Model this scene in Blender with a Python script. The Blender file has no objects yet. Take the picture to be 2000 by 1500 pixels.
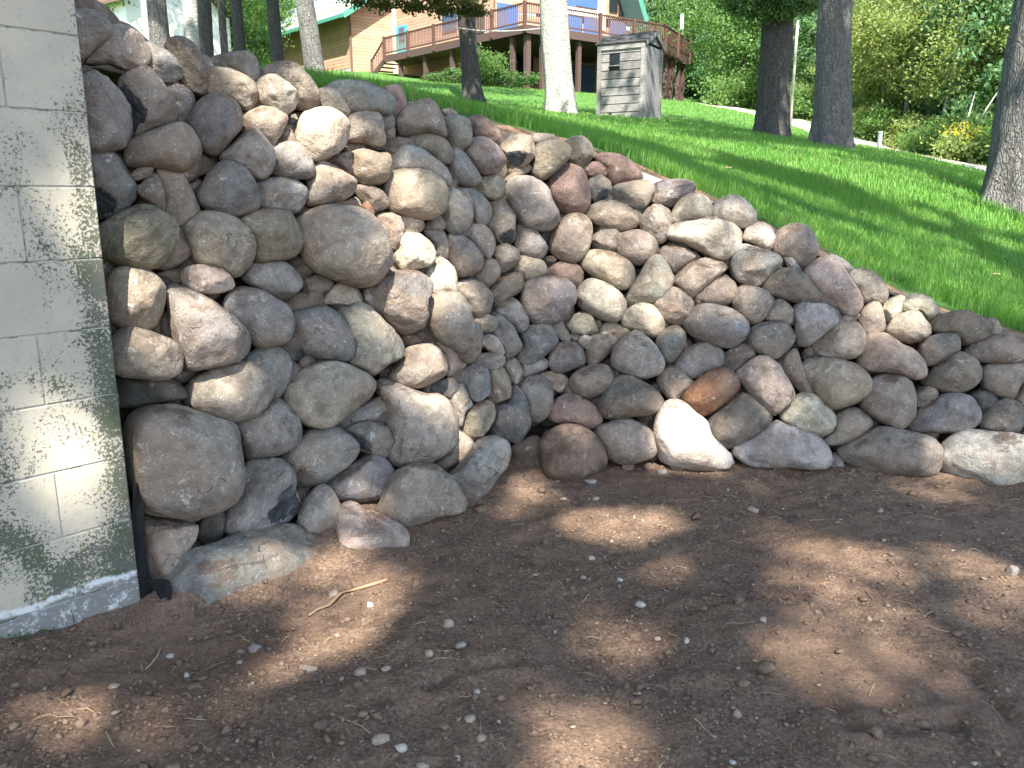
import bpy, math, random
import numpy as np
from mathutils import Vector, Matrix

# ------------------------------------------------------------------ camera, sky, sun, exposure
SC = bpy.context.scene
COL = SC.collection
CAM_H, PITCH, FPX = 1.24, math.radians(12.86), 1600.0
cam_d = bpy.data.cameras.new("camera")
cam = bpy.data.objects.new("camera", cam_d); COL.objects.link(cam)
cam.location = (0, 0, CAM_H)
cam.rotation_euler = (math.radians(90) - PITCH, 0, 0)
cam_d.sensor_width = 36.0
cam_d.lens = 36.0 * FPX / 2000.0
cam_d.clip_start = 0.05
cam_d.clip_end = 2000
SC.camera = cam

SUN_EL = math.radians(50)
SUN_AZ = math.radians(-4)          # left of straight behind the camera
S = np.array([-math.sin(SUN_AZ) * math.cos(SUN_EL), -math.cos(SUN_AZ) * math.cos(SUN_EL), math.sin(SUN_EL)])
world = bpy.data.worlds.new("World"); SC.world = world; world.use_nodes = True
wn = world.node_tree.nodes; wl = world.node_tree.links
sky = wn.new("ShaderNodeTexSky"); sky.sky_type = 'NISHITA'; sky.sun_disc = False
sky.sun_elevation = SUN_EL
sky.sun_rotation = math.atan2(S[0], S[1])
bg = wn.get("Background") or wn.new("ShaderNodeBackground")
bg.inputs[1].default_value = 0.14
wl.new(sky.outputs[0], bg.inputs[0])
sun_d = bpy.data.lights.new("sun", 'SUN'); sun_d.energy = 5.0; sun_d.angle = math.radians(0.55)
sun_d.color = (1.0, 0.93, 0.82)
sun = bpy.data.objects.new("sun", sun_d); COL.objects.link(sun)
sun.rotation_euler = Vector(S).to_track_quat('Z', 'Y').to_euler()
sun.location = (-10, -20, 30)
SC.view_settings.view_transform = 'Standard'
SC.view_settings.look = 'None'
SC.view_settings.gamma = 1.0
SC.view_settings.exposure = 1.95
SC.view_settings.use_curve_mapping = False
SC.render.engine = 'CYCLES'
SC.cycles.max_bounces = 6
SC.cycles.transparent_max_bounces = 8
SC.cycles.use_denoising = True

# ------------------------------------------------------------------ small maths
RNG = np.random.default_rng(7)
CP, SP = math.cos(PITCH), math.sin(PITCH)

def ray(u, v):
    """direction through a point of the photograph (2000 x 1500), scaled so that depth along the axis is 1"""
    a = (u - 1000.0) / FPX; b = (750.0 - v) / FPX
    return np.array([a, CP + b * SP, -SP + b * CP])
EYE = np.array([0, 0, CAM_H])
def ground(u, v, z=0.0):
    r = ray(u, v); return EYE + r * ((z - CAM_H) / r[2])
def pt(u, v, y):
    """the point seen at (u, v) that stands y metres ahead"""
    r = ray(u, v); return EYE + r * (y / r[1])
def zat(P, v):
    b = (750.0 - v) / FPX
    return CAM_H + P[1] * (b * CP - SP) / (CP + b * SP)
def along(P0, d, u, v):
    a = (u - 1000.0) / FPX; b = (750.0 - v) / FPX; k = a / (CP + b * SP)
    return (k * P0[1] - P0[0]) / (d[0] - k * d[1])

def _hash(ix, iy, iz, seed):
    h = (ix * 374761393 + iy * 668265263 + iz * 2147483647 + seed * 1274126177) & 0xFFFFFFFF
    h = ((h ^ (h >> 13)) * 1274126177) & 0xFFFFFFFF
    h = (h ^ (h >> 16)) & 0xFFFFFF
    return h.astype(np.float64) / 0xFFFFFF * 2 - 1
def vnoise(x, y, z=None, seed=0):
    x = np.asarray(x, float); y = np.asarray(y, float)
    z = np.zeros_like(x) if z is None else np.asarray(z, float)
    ix, iy, iz = np.floor(x).astype(np.int64), np.floor(y).astype(np.int64), np.floor(z).astype(np.int64)
    fx, fy, fz = x - ix, y - iy, z - iz
    sx, sy, sz = fx * fx * (3 - 2 * fx), fy * fy * (3 - 2 * fy), fz * fz * (3 - 2 * fz)
    out = 0
    for dx in (0, 1):
        wx = sx if dx else 1 - sx
        for dy in (0, 1):
            wy = sy if dy else 1 - sy
            for dz in (0, 1):
                wz = sz if dz else 1 - sz
                out = out + wx * wy * wz * _hash(ix + dx, iy + dy, iz + dz, seed)
    return out
def fbm(x, y, z=None, oct=4, seed=0, gain=0.5):
    a, s, o = 1.0, 1.0, 0
    for i in range(oct):
        o = o + a * vnoise(np.asarray(x) * s + 17.3 * i, np.asarray(y) * s - 9.1 * i, None if z is None else np.asarray(z) * s + 4.7 * i, seed + i)
        a *= gain; s *= 2.03
    return o

# ------------------------------------------------------------------ mesh helpers
def tag(o, label=None, cat=None, group=None, kind=None):
    if label: o["label"] = label
    if cat: o["category"] = cat
    if group: o["group"] = group
    if kind: o["kind"] = kind
    return o
def empty(name, loc=(0, 0, 0)):
    o = bpy.data.objects.new(name, None); o.empty_display_size = 0.2
    COL.objects.link(o); o.location = Vector(loc); return o
def link(name, me, parent=None, loc=None):
    o = bpy.data.objects.new(name, me); COL.objects.link(o)
    if loc is not None: o.location = Vector(loc)
    if parent is not None:
        o.parent = parent
        if loc is not None: o.location = Vector(loc) - parent.matrix_basis.translation
        else: o.location = -parent.matrix_basis.translation
    return o
def mesh(name, verts, faces, mat=None, smooth=False):
    """faces: (n, k) int array or a list"""
    me = bpy.data.meshes.new(name)
    if isinstance(faces, np.ndarray) and len(faces):
        verts = np.asarray(verts, np.float32); n, k = faces.shape
        me.vertices.add(len(verts)); me.vertices.foreach_set("co", verts.ravel())
        me.loops.add(n * k); me.loops.foreach_set("vertex_index", faces.astype(np.int32).ravel())
        me.polygons.add(n)
        me.polygons.foreach_set("loop_start", np.arange(0, n * k, k, dtype=np.int32))
        me.polygons.foreach_set("loop_total", np.full(n, k, dtype=np.int32))
        me.update(calc_edges=True)
    else:
        me.from_pydata([tuple(map(float, v)) for v in verts], [], [tuple(map(int, f)) for f in faces]); me.update()
    if mat is not None: me.materials.append(mat)
    if smooth: me.polygons.foreach_set("use_smooth", np.ones(len(me.polygons), dtype=bool))
    return me
class MB:
    """collects boxes, bars and tubes for ONE mesh"""
    def __init__(s): s.v = []; s.f = []
    def add(s, V, F):
        b = len(s.v); s.v += [tuple(map(float, p)) for p in V]; s.f += [tuple(i + b for i in f) for f in F]; return s
    def box(s, o, ex, ey, ez):
        o, ex, ey, ez = (np.array(q, float) for q in (o, ex, ey, ez))
        V = [o, o + ex, o + ex + ey, o + ey, o + ez, o + ex + ez, o + ex + ey + ez, o + ey + ez]
        F = [(0, 3, 2, 1), (4, 5, 6, 7), (0, 1, 5, 4), (1, 2, 6, 5), (2, 3, 7, 6), (3, 0, 4, 7)]
        if np.dot(np.cross(ex, ey), ez) < 0: F = [tuple(reversed(f)) for f in F]
        return s.add(V, F)
    def bar(s, a, b, w, h=None):
        a, b = np.array(a, float), np.array(b, float); d = b - a; L = np.linalg.norm(d); d = d / L
        h = w if h is None else h
        side = np.cross(d, (0, 0, 1.0))
        if np.linalg.norm(side) < 1e-4: side = np.array([1.0, 0, 0])
        side /= np.linalg.norm(side); up = np.cross(side, d)
        return s.box(a - side * w / 2 - up * h / 2, side * w, d * L, up * h)
    def tube(s, pts, rads, n=8, caps=True):
        P = np.array(pts, float); b = len(s.v); V = []; F = []
        for i, p in enumerate(P):
            d = P[min(i + 1, len(P) - 1)] - P[max(i - 1, 0)]; d /= np.linalg.norm(d) + 1e-9
            ref = np.array([1.0, 0, 0]) if abs(d[0]) < 0.8 else np.array([0, 1.0, 0])
            a = np.cross(d, ref); a /= np.linalg.norm(a); c = np.cross(d, a)
            for k in range(n):
                t = 2 * math.pi * k / n; V.append(p + rads[i] * (a * math.cos(t) + c * math.sin(t)))
        for i in range(len(P) - 1):
            for k in range(n):
                F.append((i * n + k, i * n + (k + 1) % n, (i + 1) * n + (k + 1) % n, (i + 1) * n + k))
        if caps:
            F.append(tuple(range(n))[::-1]); F.append(tuple((len(P) - 1) * n + k for k in range(n)))
        return s.add(V, F)
    def build(s, name, mat, parent=None, smooth=False):
        return link(name, mesh(name, s.v, s.f, mat, smooth), parent)

# ------------------------------------------------------------------ materials
MATS = {}
def mat(name, col, rough=0.8, spec=0.3, metal=0.0):
    m = bpy.data.materials.new(name); m.use_nodes = True
    b = m.node_tree.nodes["Principled BSDF"]
    b.inputs["Base Color"].default_value = (*col, 1); b.inputs["Roughness"].default_value = rough
    b.inputs["Specular IOR Level"].default_value = spec; b.inputs["Metallic"].default_value = metal
    MATS[name] = m; return m
class NT:
    def __init__(s, m): s.m = m; s.n = m.node_tree.nodes; s.l = m.node_tree.links; s.b = s.n["Principled BSDF"]
    def new(s, t, **k):
        q = s.n.new(t)
        for a, v in k.items(): setattr(q, a, v)
        return q
    def put(s, sock, v):
        if isinstance(v, (int, float)): sock.default_value = v
        elif isinstance(v, (tuple, list)):
            sock.default_value = (*v, 1) if len(v) == 3 and len(sock.default_value) == 4 else v
        else: s.l.new(v, sock)
    def math(s, op, a, b=0.0, clamp=False):
        q = s.new("ShaderNodeMath", operation=op); q.use_clamp = clamp; s.put(q.inputs[0], a); s.put(q.inputs[1], b); return q.outputs[0]
    def vmath(s, op, a, b=(0, 0, 0)):
        q = s.new("ShaderNodeVectorMath", operation=op); s.put(q.inputs[0], a); s.put(q.inputs[1], b); return q.outputs[0]
    def mix(s, fac, a, b, mode='MIX'):
        q = s.new("ShaderNodeMix", data_type='RGBA', blend_type=mode); s.put(q.inputs[0], fac); s.put(q.inputs[6], a); s.put(q.inputs[7], b); return q.outputs[2]
    def noise(s, vec, scale, detail=4, rough=0.55, dist=0.0):
        q = s.new("ShaderNodeTexNoise"); q.inputs["Scale"].default_value = scale; q.inputs["Detail"].default_value = detail
        q.inputs["Roughness"].default_value = rough; q.inputs["Distortion"].default_value = dist
        if vec is not None: s.l.new(vec, q.inputs["Vector"])
        return q.outputs["Fac"]
    def voro(s, vec, scale, feature='F1'):
        q = s.new("ShaderNodeTexVoronoi", feature=feature); q.inputs["Scale"].default_value = scale
        if vec is not None: s.l.new(vec, q.inputs["Vector"])
        return q.outputs["Distance"]
    def ramp(s, fac, stops):
        q = s.new("ShaderNodeValToRGB"); e = q.color_ramp.elements
        while len(e) < len(stops): e.new(0.5)
        for el, (p, c) in zip(e, stops):
            el.position = p; el.color = (c, c, c, 1) if isinstance(c, (int, float)) else (*c, 1)
        s.put(q.inputs[0], fac); return q.outputs[0]
    def step(s, fac, lo, hi):
        q = s.new("ShaderNodeMapRange", interpolation_type='SMOOTHSTEP'); s.put(q.inputs[0], fac)
        q.inputs[1].default_value = lo; q.inputs[2].default_value = hi; return q.outputs[0]
    def bump(s, h, strength=0.5, dist=0.02, normal=None):
        q = s.new("ShaderNodeBump"); q.inputs["Strength"].default_value = strength; q.inputs["Distance"].default_value = dist
        s.put(q.inputs["Height"], h)
        if normal is not None: s.l.new(normal, q.inputs["Normal"])
        return q.outputs[0]
    def obj(s): return s.new("ShaderNodeTexCoord").outputs["Object"]
    def pos(s): return s.new("ShaderNodeNewGeometry").outputs["Position"]
    def col(s, c): s.put(s.b.inputs["Base Color"], c)
    def nrm(s, n): s.l.new(n, s.b.inputs["Normal"])

# boulders: one material, tinted by each stone's own colour
m = mat("boulder", (.3, .25, .2), 0.88, 0.22); t = NT(m)
oi = t.new("ShaderNodeObjectInfo")
off = t.new("ShaderNodeCombineXYZ"); 
for i in range(3): t.l.new(t.math('MULTIPLY', oi.outputs["Random"], 37.0 + 11 * i), off.inputs[i])
vec = t.vmath('ADD', t.obj(), off.outputs[0])
n1 = t.noise(vec, 6, 5, 0.6, 0.6); n2 = t.noise(vec, 26, 5, 0.65); n3 = t.noise(vec, 120, 3, 0.7); n4 = t.noise(vec, 3.0, 3, 0.5, 1.2)
c = t.mix(1.0, oi.outputs["Color"], t.ramp(n1, [(0.25, (.56, .56, .57)), (0.45, (.84, .83, .82)), (0.6, (1.0, .99, .97)), (0.75, (1.25, 1.23, 1.2))]), 'MULTIPLY')
c = t.mix(t.step(n2, .46, .60), c, t.mix(1.0, c, (.78, .765, .75), 'MULTIPLY'))
dust = t.math('MULTIPLY', t.step(n4, .42, .66), .55)
c = t.mix(dust, c, (.25, .185, .135))
# pale mineral grains and scratches
c = t.mix(t.math('MULTIPLY', t.step(n3, .57, .66), t.step(n2, .62, .42)), c, t.mix(1.0, c, (1.9, 1.9, 1.9), 'MULTIPLY'))
lich = t.math('MULTIPLY', t.step(t.noise(vec, 17, 6, .75, .4), .585, .66), t.step(n4, .35, .55))
c = t.mix(t.math('MULTIPLY', lich, .7), c, (.50, .48, .45))
c = t.mix(t.math('MULTIPLY', t.step(t.noise(vec, 55, 4, .7), .66, .70), .8), c, (.06, .055, .05))
# hairline cracks, dark stains with an edge
vc = t.vmath('ADD', vec, t.vmath('MULTIPLY', t.n.new("ShaderNodeTexNoise").outputs["Color"], (.12, .12, .12)))
crk = t.math('MULTIPLY', t.step(t.voro(vc, 6.5, 'DISTANCE_TO_EDGE'), .018, .003), t.step(t.noise(vec, 4.2, 2), .57, .64))
c = t.mix(t.math('MULTIPLY', crk, .6), c, (.05, .045, .04))
stn = t.step(t.noise(vec, 7.5, 5, .62, .9), .565, .60)
c = t.mix(t.math('MULTIPLY', stn, .30), c, t.mix(1.0, c, (.45, .40, .36), 'MULTIPLY'))
# soil left lying on ledges that face up
gn = t.new("ShaderNodeNewGeometry"); sx = t.new("ShaderNodeSeparateXYZ"); t.l.new(gn.outputs["True Normal"], sx.inputs[0])
soil = t.math('MULTIPLY', t.step(sx.outputs[2], .55, .9), t.step(t.noise(t.pos(), 7, 5, .7), .50, .60))
c = t.mix(t.math('MULTIPLY', soil, .85), c, t.mix(t.step(n3, .4, .6), (.085, .056, .04), (.15, .10, .07)))
t.col(c)
hb = t.math('SUBTRACT', t.math('ADD', t.math('MULTIPLY', n2, .7), t.math('MULTIPLY', n1, 1.2)), t.math('MULTIPLY', crk, .5))
b1 = t.bump(hb, .55, .032); b2 = t.bump(t.math('ADD', n3, t.math('MULTIPLY', soil, t.noise(t.pos(), 160, 2))), .55, .008, b1); t.nrm(b2)
# fresh dark breaks in the stone
m = mat("broken_face", (.05, .055, .06), 0.6, 0.35); t = NT(m)
n = t.noise(t.obj(), 14, 6, .65, .8)
t.col(t.ramp(n, [(.3, (.028, .03, .033)), (.55, (.06, .066, .07)), (.75, (.15, .16, .165))])); t.nrm(t.bump(t.noise(t.obj(), 22, 5, .6, 1.0), .9, .03))

# soil
m = mat("soil", (.1, .07, .05), 0.95, 0.12); t = NT(m); P = t.pos()
a = t.noise(P, .9, 5, .6, .5); b = t.noise(P, 9, 6, .7); d = t.noise(P, 90, 4, .75); e = t.noise(P, 320, 2, .6)
c = t.mix(t.step(a, .35, .65), (.175, .112, .078), (.235, .157, .110))
c = t.mix(t.step(b, .38, .70), c, (.115, .076, .056))
c = t.mix(t.math('MULTIPLY', t.step(d, .52, .66), .8), c, (.32, .245, .185))
c = t.mix(t.math('MULTIPLY', t.step(d, .47, .36), .8), c, (.06, .042, .032))
c = t.mix(t.step(e, .665, .70), c, (.36, .28, .21))
pk = t.step(t.noise(P, 1.6, 4, .55, .4), .50, .62)          # trodden, finer soil
c = t.mix(t.math('MULTIPLY', pk, .45), c, (.185, .12, .084))
t.col(c); t.nrm(t.bump(t.math('MULTIPLY', t.math('ADD', d, t.math('MULTIPLY', e, .4)), t.math('SUBTRACT', 1.0, t.math('MULTIPLY', pk, .55))), .9, .010, t.bump(b, .6, .03)))
m = mat("clod", (.12, .08, .055), .95, .1); t = NT(m)
t.col(t.ramp(t.noise(t.pos(), 30, 4, .7), [(.3, (.09, .062, .046)), (.6, (.20, .14, .10)), (.8, (.29, .215, .16))]))
t.nrm(t.bump(t.noise(t.pos(), 200, 3), .5, .004))
m = mat("pebble", (.4, .35, .3), .8, .25); t = NT(m); oi = t.new("ShaderNodeObjectInfo")
t.col(t.mix(1.0, oi.outputs["Color"], t.ramp(t.noise(t.obj(), 60, 4, .6), [(.3, .6), (.7, 1.15)]), 'MULTIPLY')); t.nrm(t.bump(t.noise(t.obj(), 90, 4), .4, .004))
m = mat("grit", (.4, .33, .27), .85, .2); t = NT(m)
t.col(t.ramp(t.noise(t.pos(), 12, 2, .8), [(.35, (.15, .105, .075)), (.55, (.27, .20, .15)), (.72, (.42, .35, .28))]))
mat("root", (.28, .19, .12), .9, .1); mat("straw", (.42, .33, .20), .9, .1)
m = mat("fabric", (.012, .012, .014), .75, .2); t = NT(m); t.nrm(t.bump(t.noise(t.obj(), 25, 4), .5, .02))
m = mat("backing_fabric", (.05, .036, .028), .95, .05); t = NT(m); t.col(t.ramp(t.noise(t.pos(), 20, 5, .7), [(.35, (.022, .017, .014)), (.65, (.075, .052, .038))]))

# lawn under the blades, bare needle-strewn soil next to the wall
m = mat("lawn", (.05, .13, .03), .95, .1); t = NT(m); P = t.pos()
at = t.new("ShaderNodeAttribute", attribute_name="bare")
g = t.mix(t.step(t.noise(P, 3, 5, .7), .35, .65), (.05, .125, .026), (.095, .20, .05))
s = t.mix(t.step(t.noise(P, 25, 5, .7), .4, .62), (.20, .115, .07), (.36, .26, .18))
bare = t.step(t.math('ADD', at.outputs["Fac"], t.math('MULTIPLY', t.math('SUBTRACT', t.noise(P, 6, 4, .6), .5), .7)), .42, .58)
ap = t.new("ShaderNodeAttribute", attribute_name="path")
pth = t.step(t.math('ADD', ap.outputs["Fac"], t.math('MULTIPLY', t.math('SUBTRACT', t.noise(P, 3, 4, .6), .5), .5)), .35, .6)
t.col(t.mix(pth, t.mix(bare, g, s), t.mix(t.noise(P, 8, 4), (.52, .45, .36), (.66, .60, .50)))); t.nrm(t.bump(t.noise(P, 60, 4, .7), .8, .04))
def leafmat(name, c1, c2, trans=.45, scale=.7, dry=None):
    m = mat(name, c1, .55, .25); t = NT(m); P = t.pos()
    gi = t.new("ShaderNodeNewGeometry"); oi = t.new("ShaderNodeObjectInfo")
    f = t.math('ADD', t.math('MULTIPLY', gi.outputs["Random Per Island"], .6), t.math('MULTIPLY', t.noise(P, scale, 2), .5))
    c = t.mix(t.math('ADD', f, t.math('MULTIPLY', t.math('SUBTRACT', oi.outputs["Random"], .5), .3), True), c1, c2)
    if dry: c = t.mix(t.math('MULTIPLY', t.step(gi.outputs["Random Per Island"], .90, .93), t.step(t.noise(P, 1.3, 3), .40, .62)), c, dry)
    t.col(c)
    tr = t.new("ShaderNodeBsdfTranslucent"); t.put(tr.inputs[0], t.mix(1.0, c, (1.5, 1.6, .7), 'MULTIPLY'))
    mx = t.new("ShaderNodeMixShader"); mx.inputs[0].default_value = trans
    out = t.n["Material Output"]
    t.l.new(t.b.outputs[0], mx.inputs[1]); t.l.new(tr.outputs[0], mx.inputs[2]); t.l.new(mx.outputs[0], out.inputs[0])
    return m
leafmat("grass", (.085, .21, .042), (.165, .32, .072), .42, 2.0, (.36, .33, .14))
leafmat("leaf_mid", (.08, .16, .05), (.15, .25, .085))
leafmat("leaf_yellow", (.14, .20, .07), (.25, .29, .115))
leafmat("leaf_dark", (.06, .125, .05), (.115, .185, .075))
leafmat("leaf_blue", (.075, .17, .088), (.14, .245, .13))
leafmat("leaf_oak", (.05, .075, .022), (.11, .10, .04))
leafmat("petal_yellow", (.55, .38, .03), (.70, .50, .05))
def bark(name, dark, light, vs=(9, 9, 1.3), lich=None):
    m = mat(name, dark, .92, .1); t = NT(m); P = t.pos()
    q = t.vmath('MULTIPLY', P, tuple(x * 1.5 for x in vs)); wq = t.new('ShaderNodeTexNoise'); wq.inputs['Scale'].default_value = 7; t.l.new(P, wq.inputs['Vector']); q = t.vmath('ADD', q, t.vmath('MULTIPLY', wq.outputs['Color'], (1.3, 1.3, 1.3)))
    n = t.noise(q, 2.2, 6, .65, .6); v = t.voro(q, 2.6, 'DISTANCE_TO_EDGE')
    c = t.mix(t.step(n, .3, .7), dark, light)
    c = t.mix(t.math('MULTIPLY', t.step(v, .16, .02), .6), c, tuple(x * .5 for x in dark))
    if lich: c = t.mix(t.math('MULTIPLY', t.step(t.noise(P, 3.0, 5, .7), .5, .64), .7), c, lich)
    t.col(c); t.nrm(t.bump(t.math('ADD', t.math('MULTIPLY', t.step(v, 0, .25), .5), t.math('MULTIPLY', n, 1.6)), .9, .04)); return m
bark("bark_oak", (.12, .115, .112), (.25, .24, .23))
bark("bark_grey", (.14, .13, .125), (.27, .26, .25), (11, 11, 2), (.24, .27, .22))
bark("bark_dark", (.07, .066, .062), (.14, .133, .125))
bark("bark_pale", (.38, .36, .33), (.58, .55, .50), (6, 6, 2), (.34, .35, .29))
bark("bark_birch_sun", (.45, .44, .42), (.62, .61, .58), (3, 3, 9))  # birch stems, and trunks whose white stands in for full sun
# painted block with algae and lichen
m = mat("block_paint", (.5, .5, .46), .85, .2); t = NT(m); P = t.pos(); oi = t.new("ShaderNodeObjectInfo")
sp = t.new("ShaderNodeSeparateXYZ"); t.l.new(P, sp.inputs[0]); zz = sp.outputs[2]
dcorner = t.vmath('DISTANCE', t.vmath('MULTIPLY', P, (1, 1, 0)), (-1.18, 2.387, 0)) 
dq = [n for n in t.n if n.type == 'VECT_MATH'][-1].outputs["Value"]
c = t.mix(t.step(t.noise(P, 4, 5, .6), .35, .7), (.385, .355, .29), (.47, .425, .335))
c = t.mix(t.step(t.noise(P, 22, 4, .7), .60, .75), c, (.33, .33, .31))
low = t.step(zz, 1.25, .25)
edge = t.math('MULTIPLY', t.step(dq, .11, .03), .16)
big = t.noise(P, 3.6, 5, .6, 1.0)
spots = t.noise(P, 120, 4, .75)
alg = t.math('ADD', t.math('ADD', big, t.math('MULTIPLY', t.math('SUBTRACT', spots, .5), 1.15)), t.math('ADD', t.math('MULTIPLY', low, .15), edge))
alg = t.step(alg, .655, .71)
c = t.mix(t.math('MULTIPLY', alg, .85), c, t.mix(t.step(t.noise(P, 11, 3), .45, .6), (.055, .066, .052), (.03, .05, .022)))
yl = t.math('MULTIPLY', t.step(t.noise(P, 30, 3, .6), .655, .69), t.step(t.noise(P, 6, 3), .5, .6))
c = t.mix(t.math('MULTIPLY', yl, low), c, (.24, .25, .05))
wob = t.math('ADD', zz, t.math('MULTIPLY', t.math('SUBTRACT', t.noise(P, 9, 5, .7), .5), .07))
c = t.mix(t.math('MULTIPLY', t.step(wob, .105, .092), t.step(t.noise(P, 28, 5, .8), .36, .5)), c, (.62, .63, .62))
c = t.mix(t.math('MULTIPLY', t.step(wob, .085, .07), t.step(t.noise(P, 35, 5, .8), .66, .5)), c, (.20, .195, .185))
t.col(c); t.nrm(t.bump(t.math('ADD', t.noise(P, 90, 4, .7), t.math('MULTIPLY', alg, .3)), .28, .006))
m = mat("mortar", (.33, .33, .30), .9, .1); t = NT(m); t.col(t.ramp(t.noise(t.pos(), 12, 5, .7), [(.38, (.10, .10, .085)), (.5, (.42, .41, .37))]))
# wood, siding, roof, glass
m = mat("grey_wood", (.3, .29, .27), .9, .1); t = NT(m); q = t.vmath('MULTIPLY', t.obj(), (3, 3, 30)); oi = t.new("ShaderNodeObjectInfo")
c = t.ramp(t.noise(q, 2.5, 6, .7, .4), [(.3, (.10, .10, .10)), (.5, (.215, .21, .205)), (.75, (.31, .305, .295))])
c = t.mix(1.0, c, t.ramp(oi.outputs["Random"], [(0, .72), (1, 1.12)]), 'MULTIPLY'); t.col(c); t.nrm(t.bump(t.noise(q, 4, 5), .6, .01))
m = mat("shingle", (.10, .10, .10), .9, .1); t = NT(m); t.col(t.ramp(t.noise(t.pos(), 14, 5, .7), [(.3, (.035, .035, .035)), (.7, (.09, .088, .085))]))
def siding(name, c1, c2):
    m = mat(name, c1, .7, .2); t = NT(m); P = t.pos()
    sp = t.new("ShaderNodeSeparateXYZ"); t.l.new(P, sp.inputs[0])
    fr = t.math('FRACT', t.math('MULTIPLY', sp.outputs[2], 1 / .2)); idx = t.math('FLOOR', t.math('MULTIPLY', sp.outputs[2], 1 / .2))
    wn_ = t.new("ShaderNodeTexWhiteNoise", noise_dimensions='1D'); t.l.new(idx, wn_.inputs["W"])
    c = t.mix(wn_.outputs["Value"], c1, c2); c = t.mix(t.step(t.noise(P, 1.5, 4), .4, .7), c, c2)
    t.col(t.mix(t.step(fr, .12, .02), c, tuple(x * .3 for x in c1))); t.nrm(t.bump(t.math('SUBTRACT', 1.0, fr), .5, .03)); return m
siding("cedar_siding", (.30, .185, .125), (.38, .25, .175))
mat("brown_paint", (.075, .05, .045), .6, .3); mat("rail_paint", (.085, .048, .04), .6, .3); mat("deck_board", (.30, .20, .15), .8, .2)
m = mat("green_metal", (.33, .46, .41), .35, .5); t = NT(m); t.col(t.mix(t.step(t.noise(t.pos(), .6, 3), .4, .6), (.33, .42, .38), (.40, .47, .43)))
mat("green_trim", (.06, .22, .17), .5, .4); mat("soffit", (.12, .07, .055), .8, .1); mat("green_soffit", (.10, .20, .17), .8, .1)
mat("white_paint", (.75, .74, .70), .7, .3); mat("foundation", (.55, .54, .52), .9, .1); mat("teal_door", (.05, .36, .42), .5, .4)
mat("trim_cream", (.62, .55, .42), .7, .3)
m = mat("window_glass", (.05, .08, .14), .06, .8); mat("blue_glass", (.06, .12, .30), .05, 1.0)
mat("dark_glass", (.015, .02, .022), .05, .9)
mat("roof_brown", (.12, .08, .06), .8, .2); mat("black_metal", (.015, .015, .015), .5, .4); mat("drum_green", (.03, .06, .045), .6, .3)
mat("rope", (.72, .70, .64), .8, .2); mat("post_grey", (.20, .25, .27), .7, .2); mat("pale_pole", (.50, .45, .36), .8, .2); mat("gravel_pale", (.50, .43, .34), .95, .1)
# ------------------------------------------------------------------ the wall's sheet: two lines in plan that lean back
BAT1, BAT = 0.10, 0.33
A1, B1 = ground(300, 1150)[:2], ground(955, 948)[:2]
A2, B2 = ground(1040, 922)[:2], ground(2000, 938)[:2]
def _nrm(a, b):
    d = (b - a) / np.linalg.norm(b - a); return np.array([-d[1], d[0]])
N1, N2 = _nrm(A1, B1), _nrm(A2, B2)
def F(x, y):
    """plan distance behind the foot of the boulder wall (earth side positive)"""
    f1 = (x - A1[0]) * N1[0] + (y - A1[1]) * N1[1]; f2 = (x - A2[0]) * N2[0] + (y - A2[1]) * N2[1]
    k = 0.10
    h = np.maximum(k - np.abs(f1 - f2), 0) / k
    return np.maximum(f1, f2) + h * h * k * .25 - 0.10
def GG(x, y, z):
    z = np.maximum(z, 0)
    f1 = (x - A1[0]) * N1[0] + (y - A1[1]) * N1[1] - BAT1 * z; f2 = (x - A2[0]) * N2[0] + (y - A2[1]) * N2[1] - BAT * z
    k = 0.12; h = np.maximum(k - np.abs(f1 - f2), 0) / k
    return np.maximum(f1, f2) + h * h * k * .25 - 0.10
def G(P): return float(GG(P[0], P[1], P[2]))
def on_wall(u, v, off=0.0):
    r = ray(u, v); lo, hi = 0.5, 9.0
    for _ in range(50):
        m_ = (lo + hi) / 2
        if G(EYE + r * m_) < off: lo = m_
        else: hi = m_
    return EYE + r * lo
def wall_normal(P):
    e = .02; g0 = G(P)
    g = np.array([G(P + np.array([e, 0, 0])) - g0, G(P + np.array([0, e, 0])) - g0, G(P + np.array([0, 0, e])) - g0])
    return -g / np.linalg.norm(g)

# ------------------------------------------------------------------ lawn hill: a smooth surface through levelled points
crest = [(2150, 690), (1990, 655), (1880, 625), (1760, 590), (1660, 530), (1585, 480), (1490, 428), (1400, 378), (1290, 345), (1180, 300), (1090, 275),
         (990, 268), (900, 240), (800, 214), (700, 200), (620, 200), (500, 185), (400, 165), (300, 145), (200, 110)]
CP_ = [on_wall(u, v, .28) for u, v in crest]
CP_ += [pt(*q) for q in [(690, 139, 56), (560, 138, 60), (840, 157, 51), (1027, 173, 46.3), (1150, 183, 52), (1310, 196, 57), (1100, 224, 20), (1256, 233, 20.7),
        (1165, 226, 21.3), (910, 205, 30), (1510, 266, 18), (1625, 288, 15), (1960, 378, 9.5), (1400, 206, 42), (1560, 238, 33), (1700, 284, 27),
        (1850, 312, 22), (2100, 380, 15), (1500, 216, 60), (1800, 268, 45), (2050, 320, 33), (760, 168, 34), (450, 150, 32), (300, 150, 25), (150, 190, 12),
        (-100, 150, 40), (200, 130, 60), (700, 120, 90), (1300, 170, 95), (2000, 260, 80), (2600, 450, 14), (2300, 720, 4.6), (1450, 300, 9), (1200, 262, 11), (900, 213, 14), (750, 178, 14)]]
CP_ = np.array(CP_)
def _tps(r2): return np.where(r2 > 0, r2 * np.log(np.maximum(r2, 1e-12)), 0) * .5
_n = len(CP_); XS = CP_[:, :2] / 10.0
_K = _tps(((XS[:, None] - XS[None]) ** 2).sum(-1)) + np.eye(_n) * .004
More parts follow.
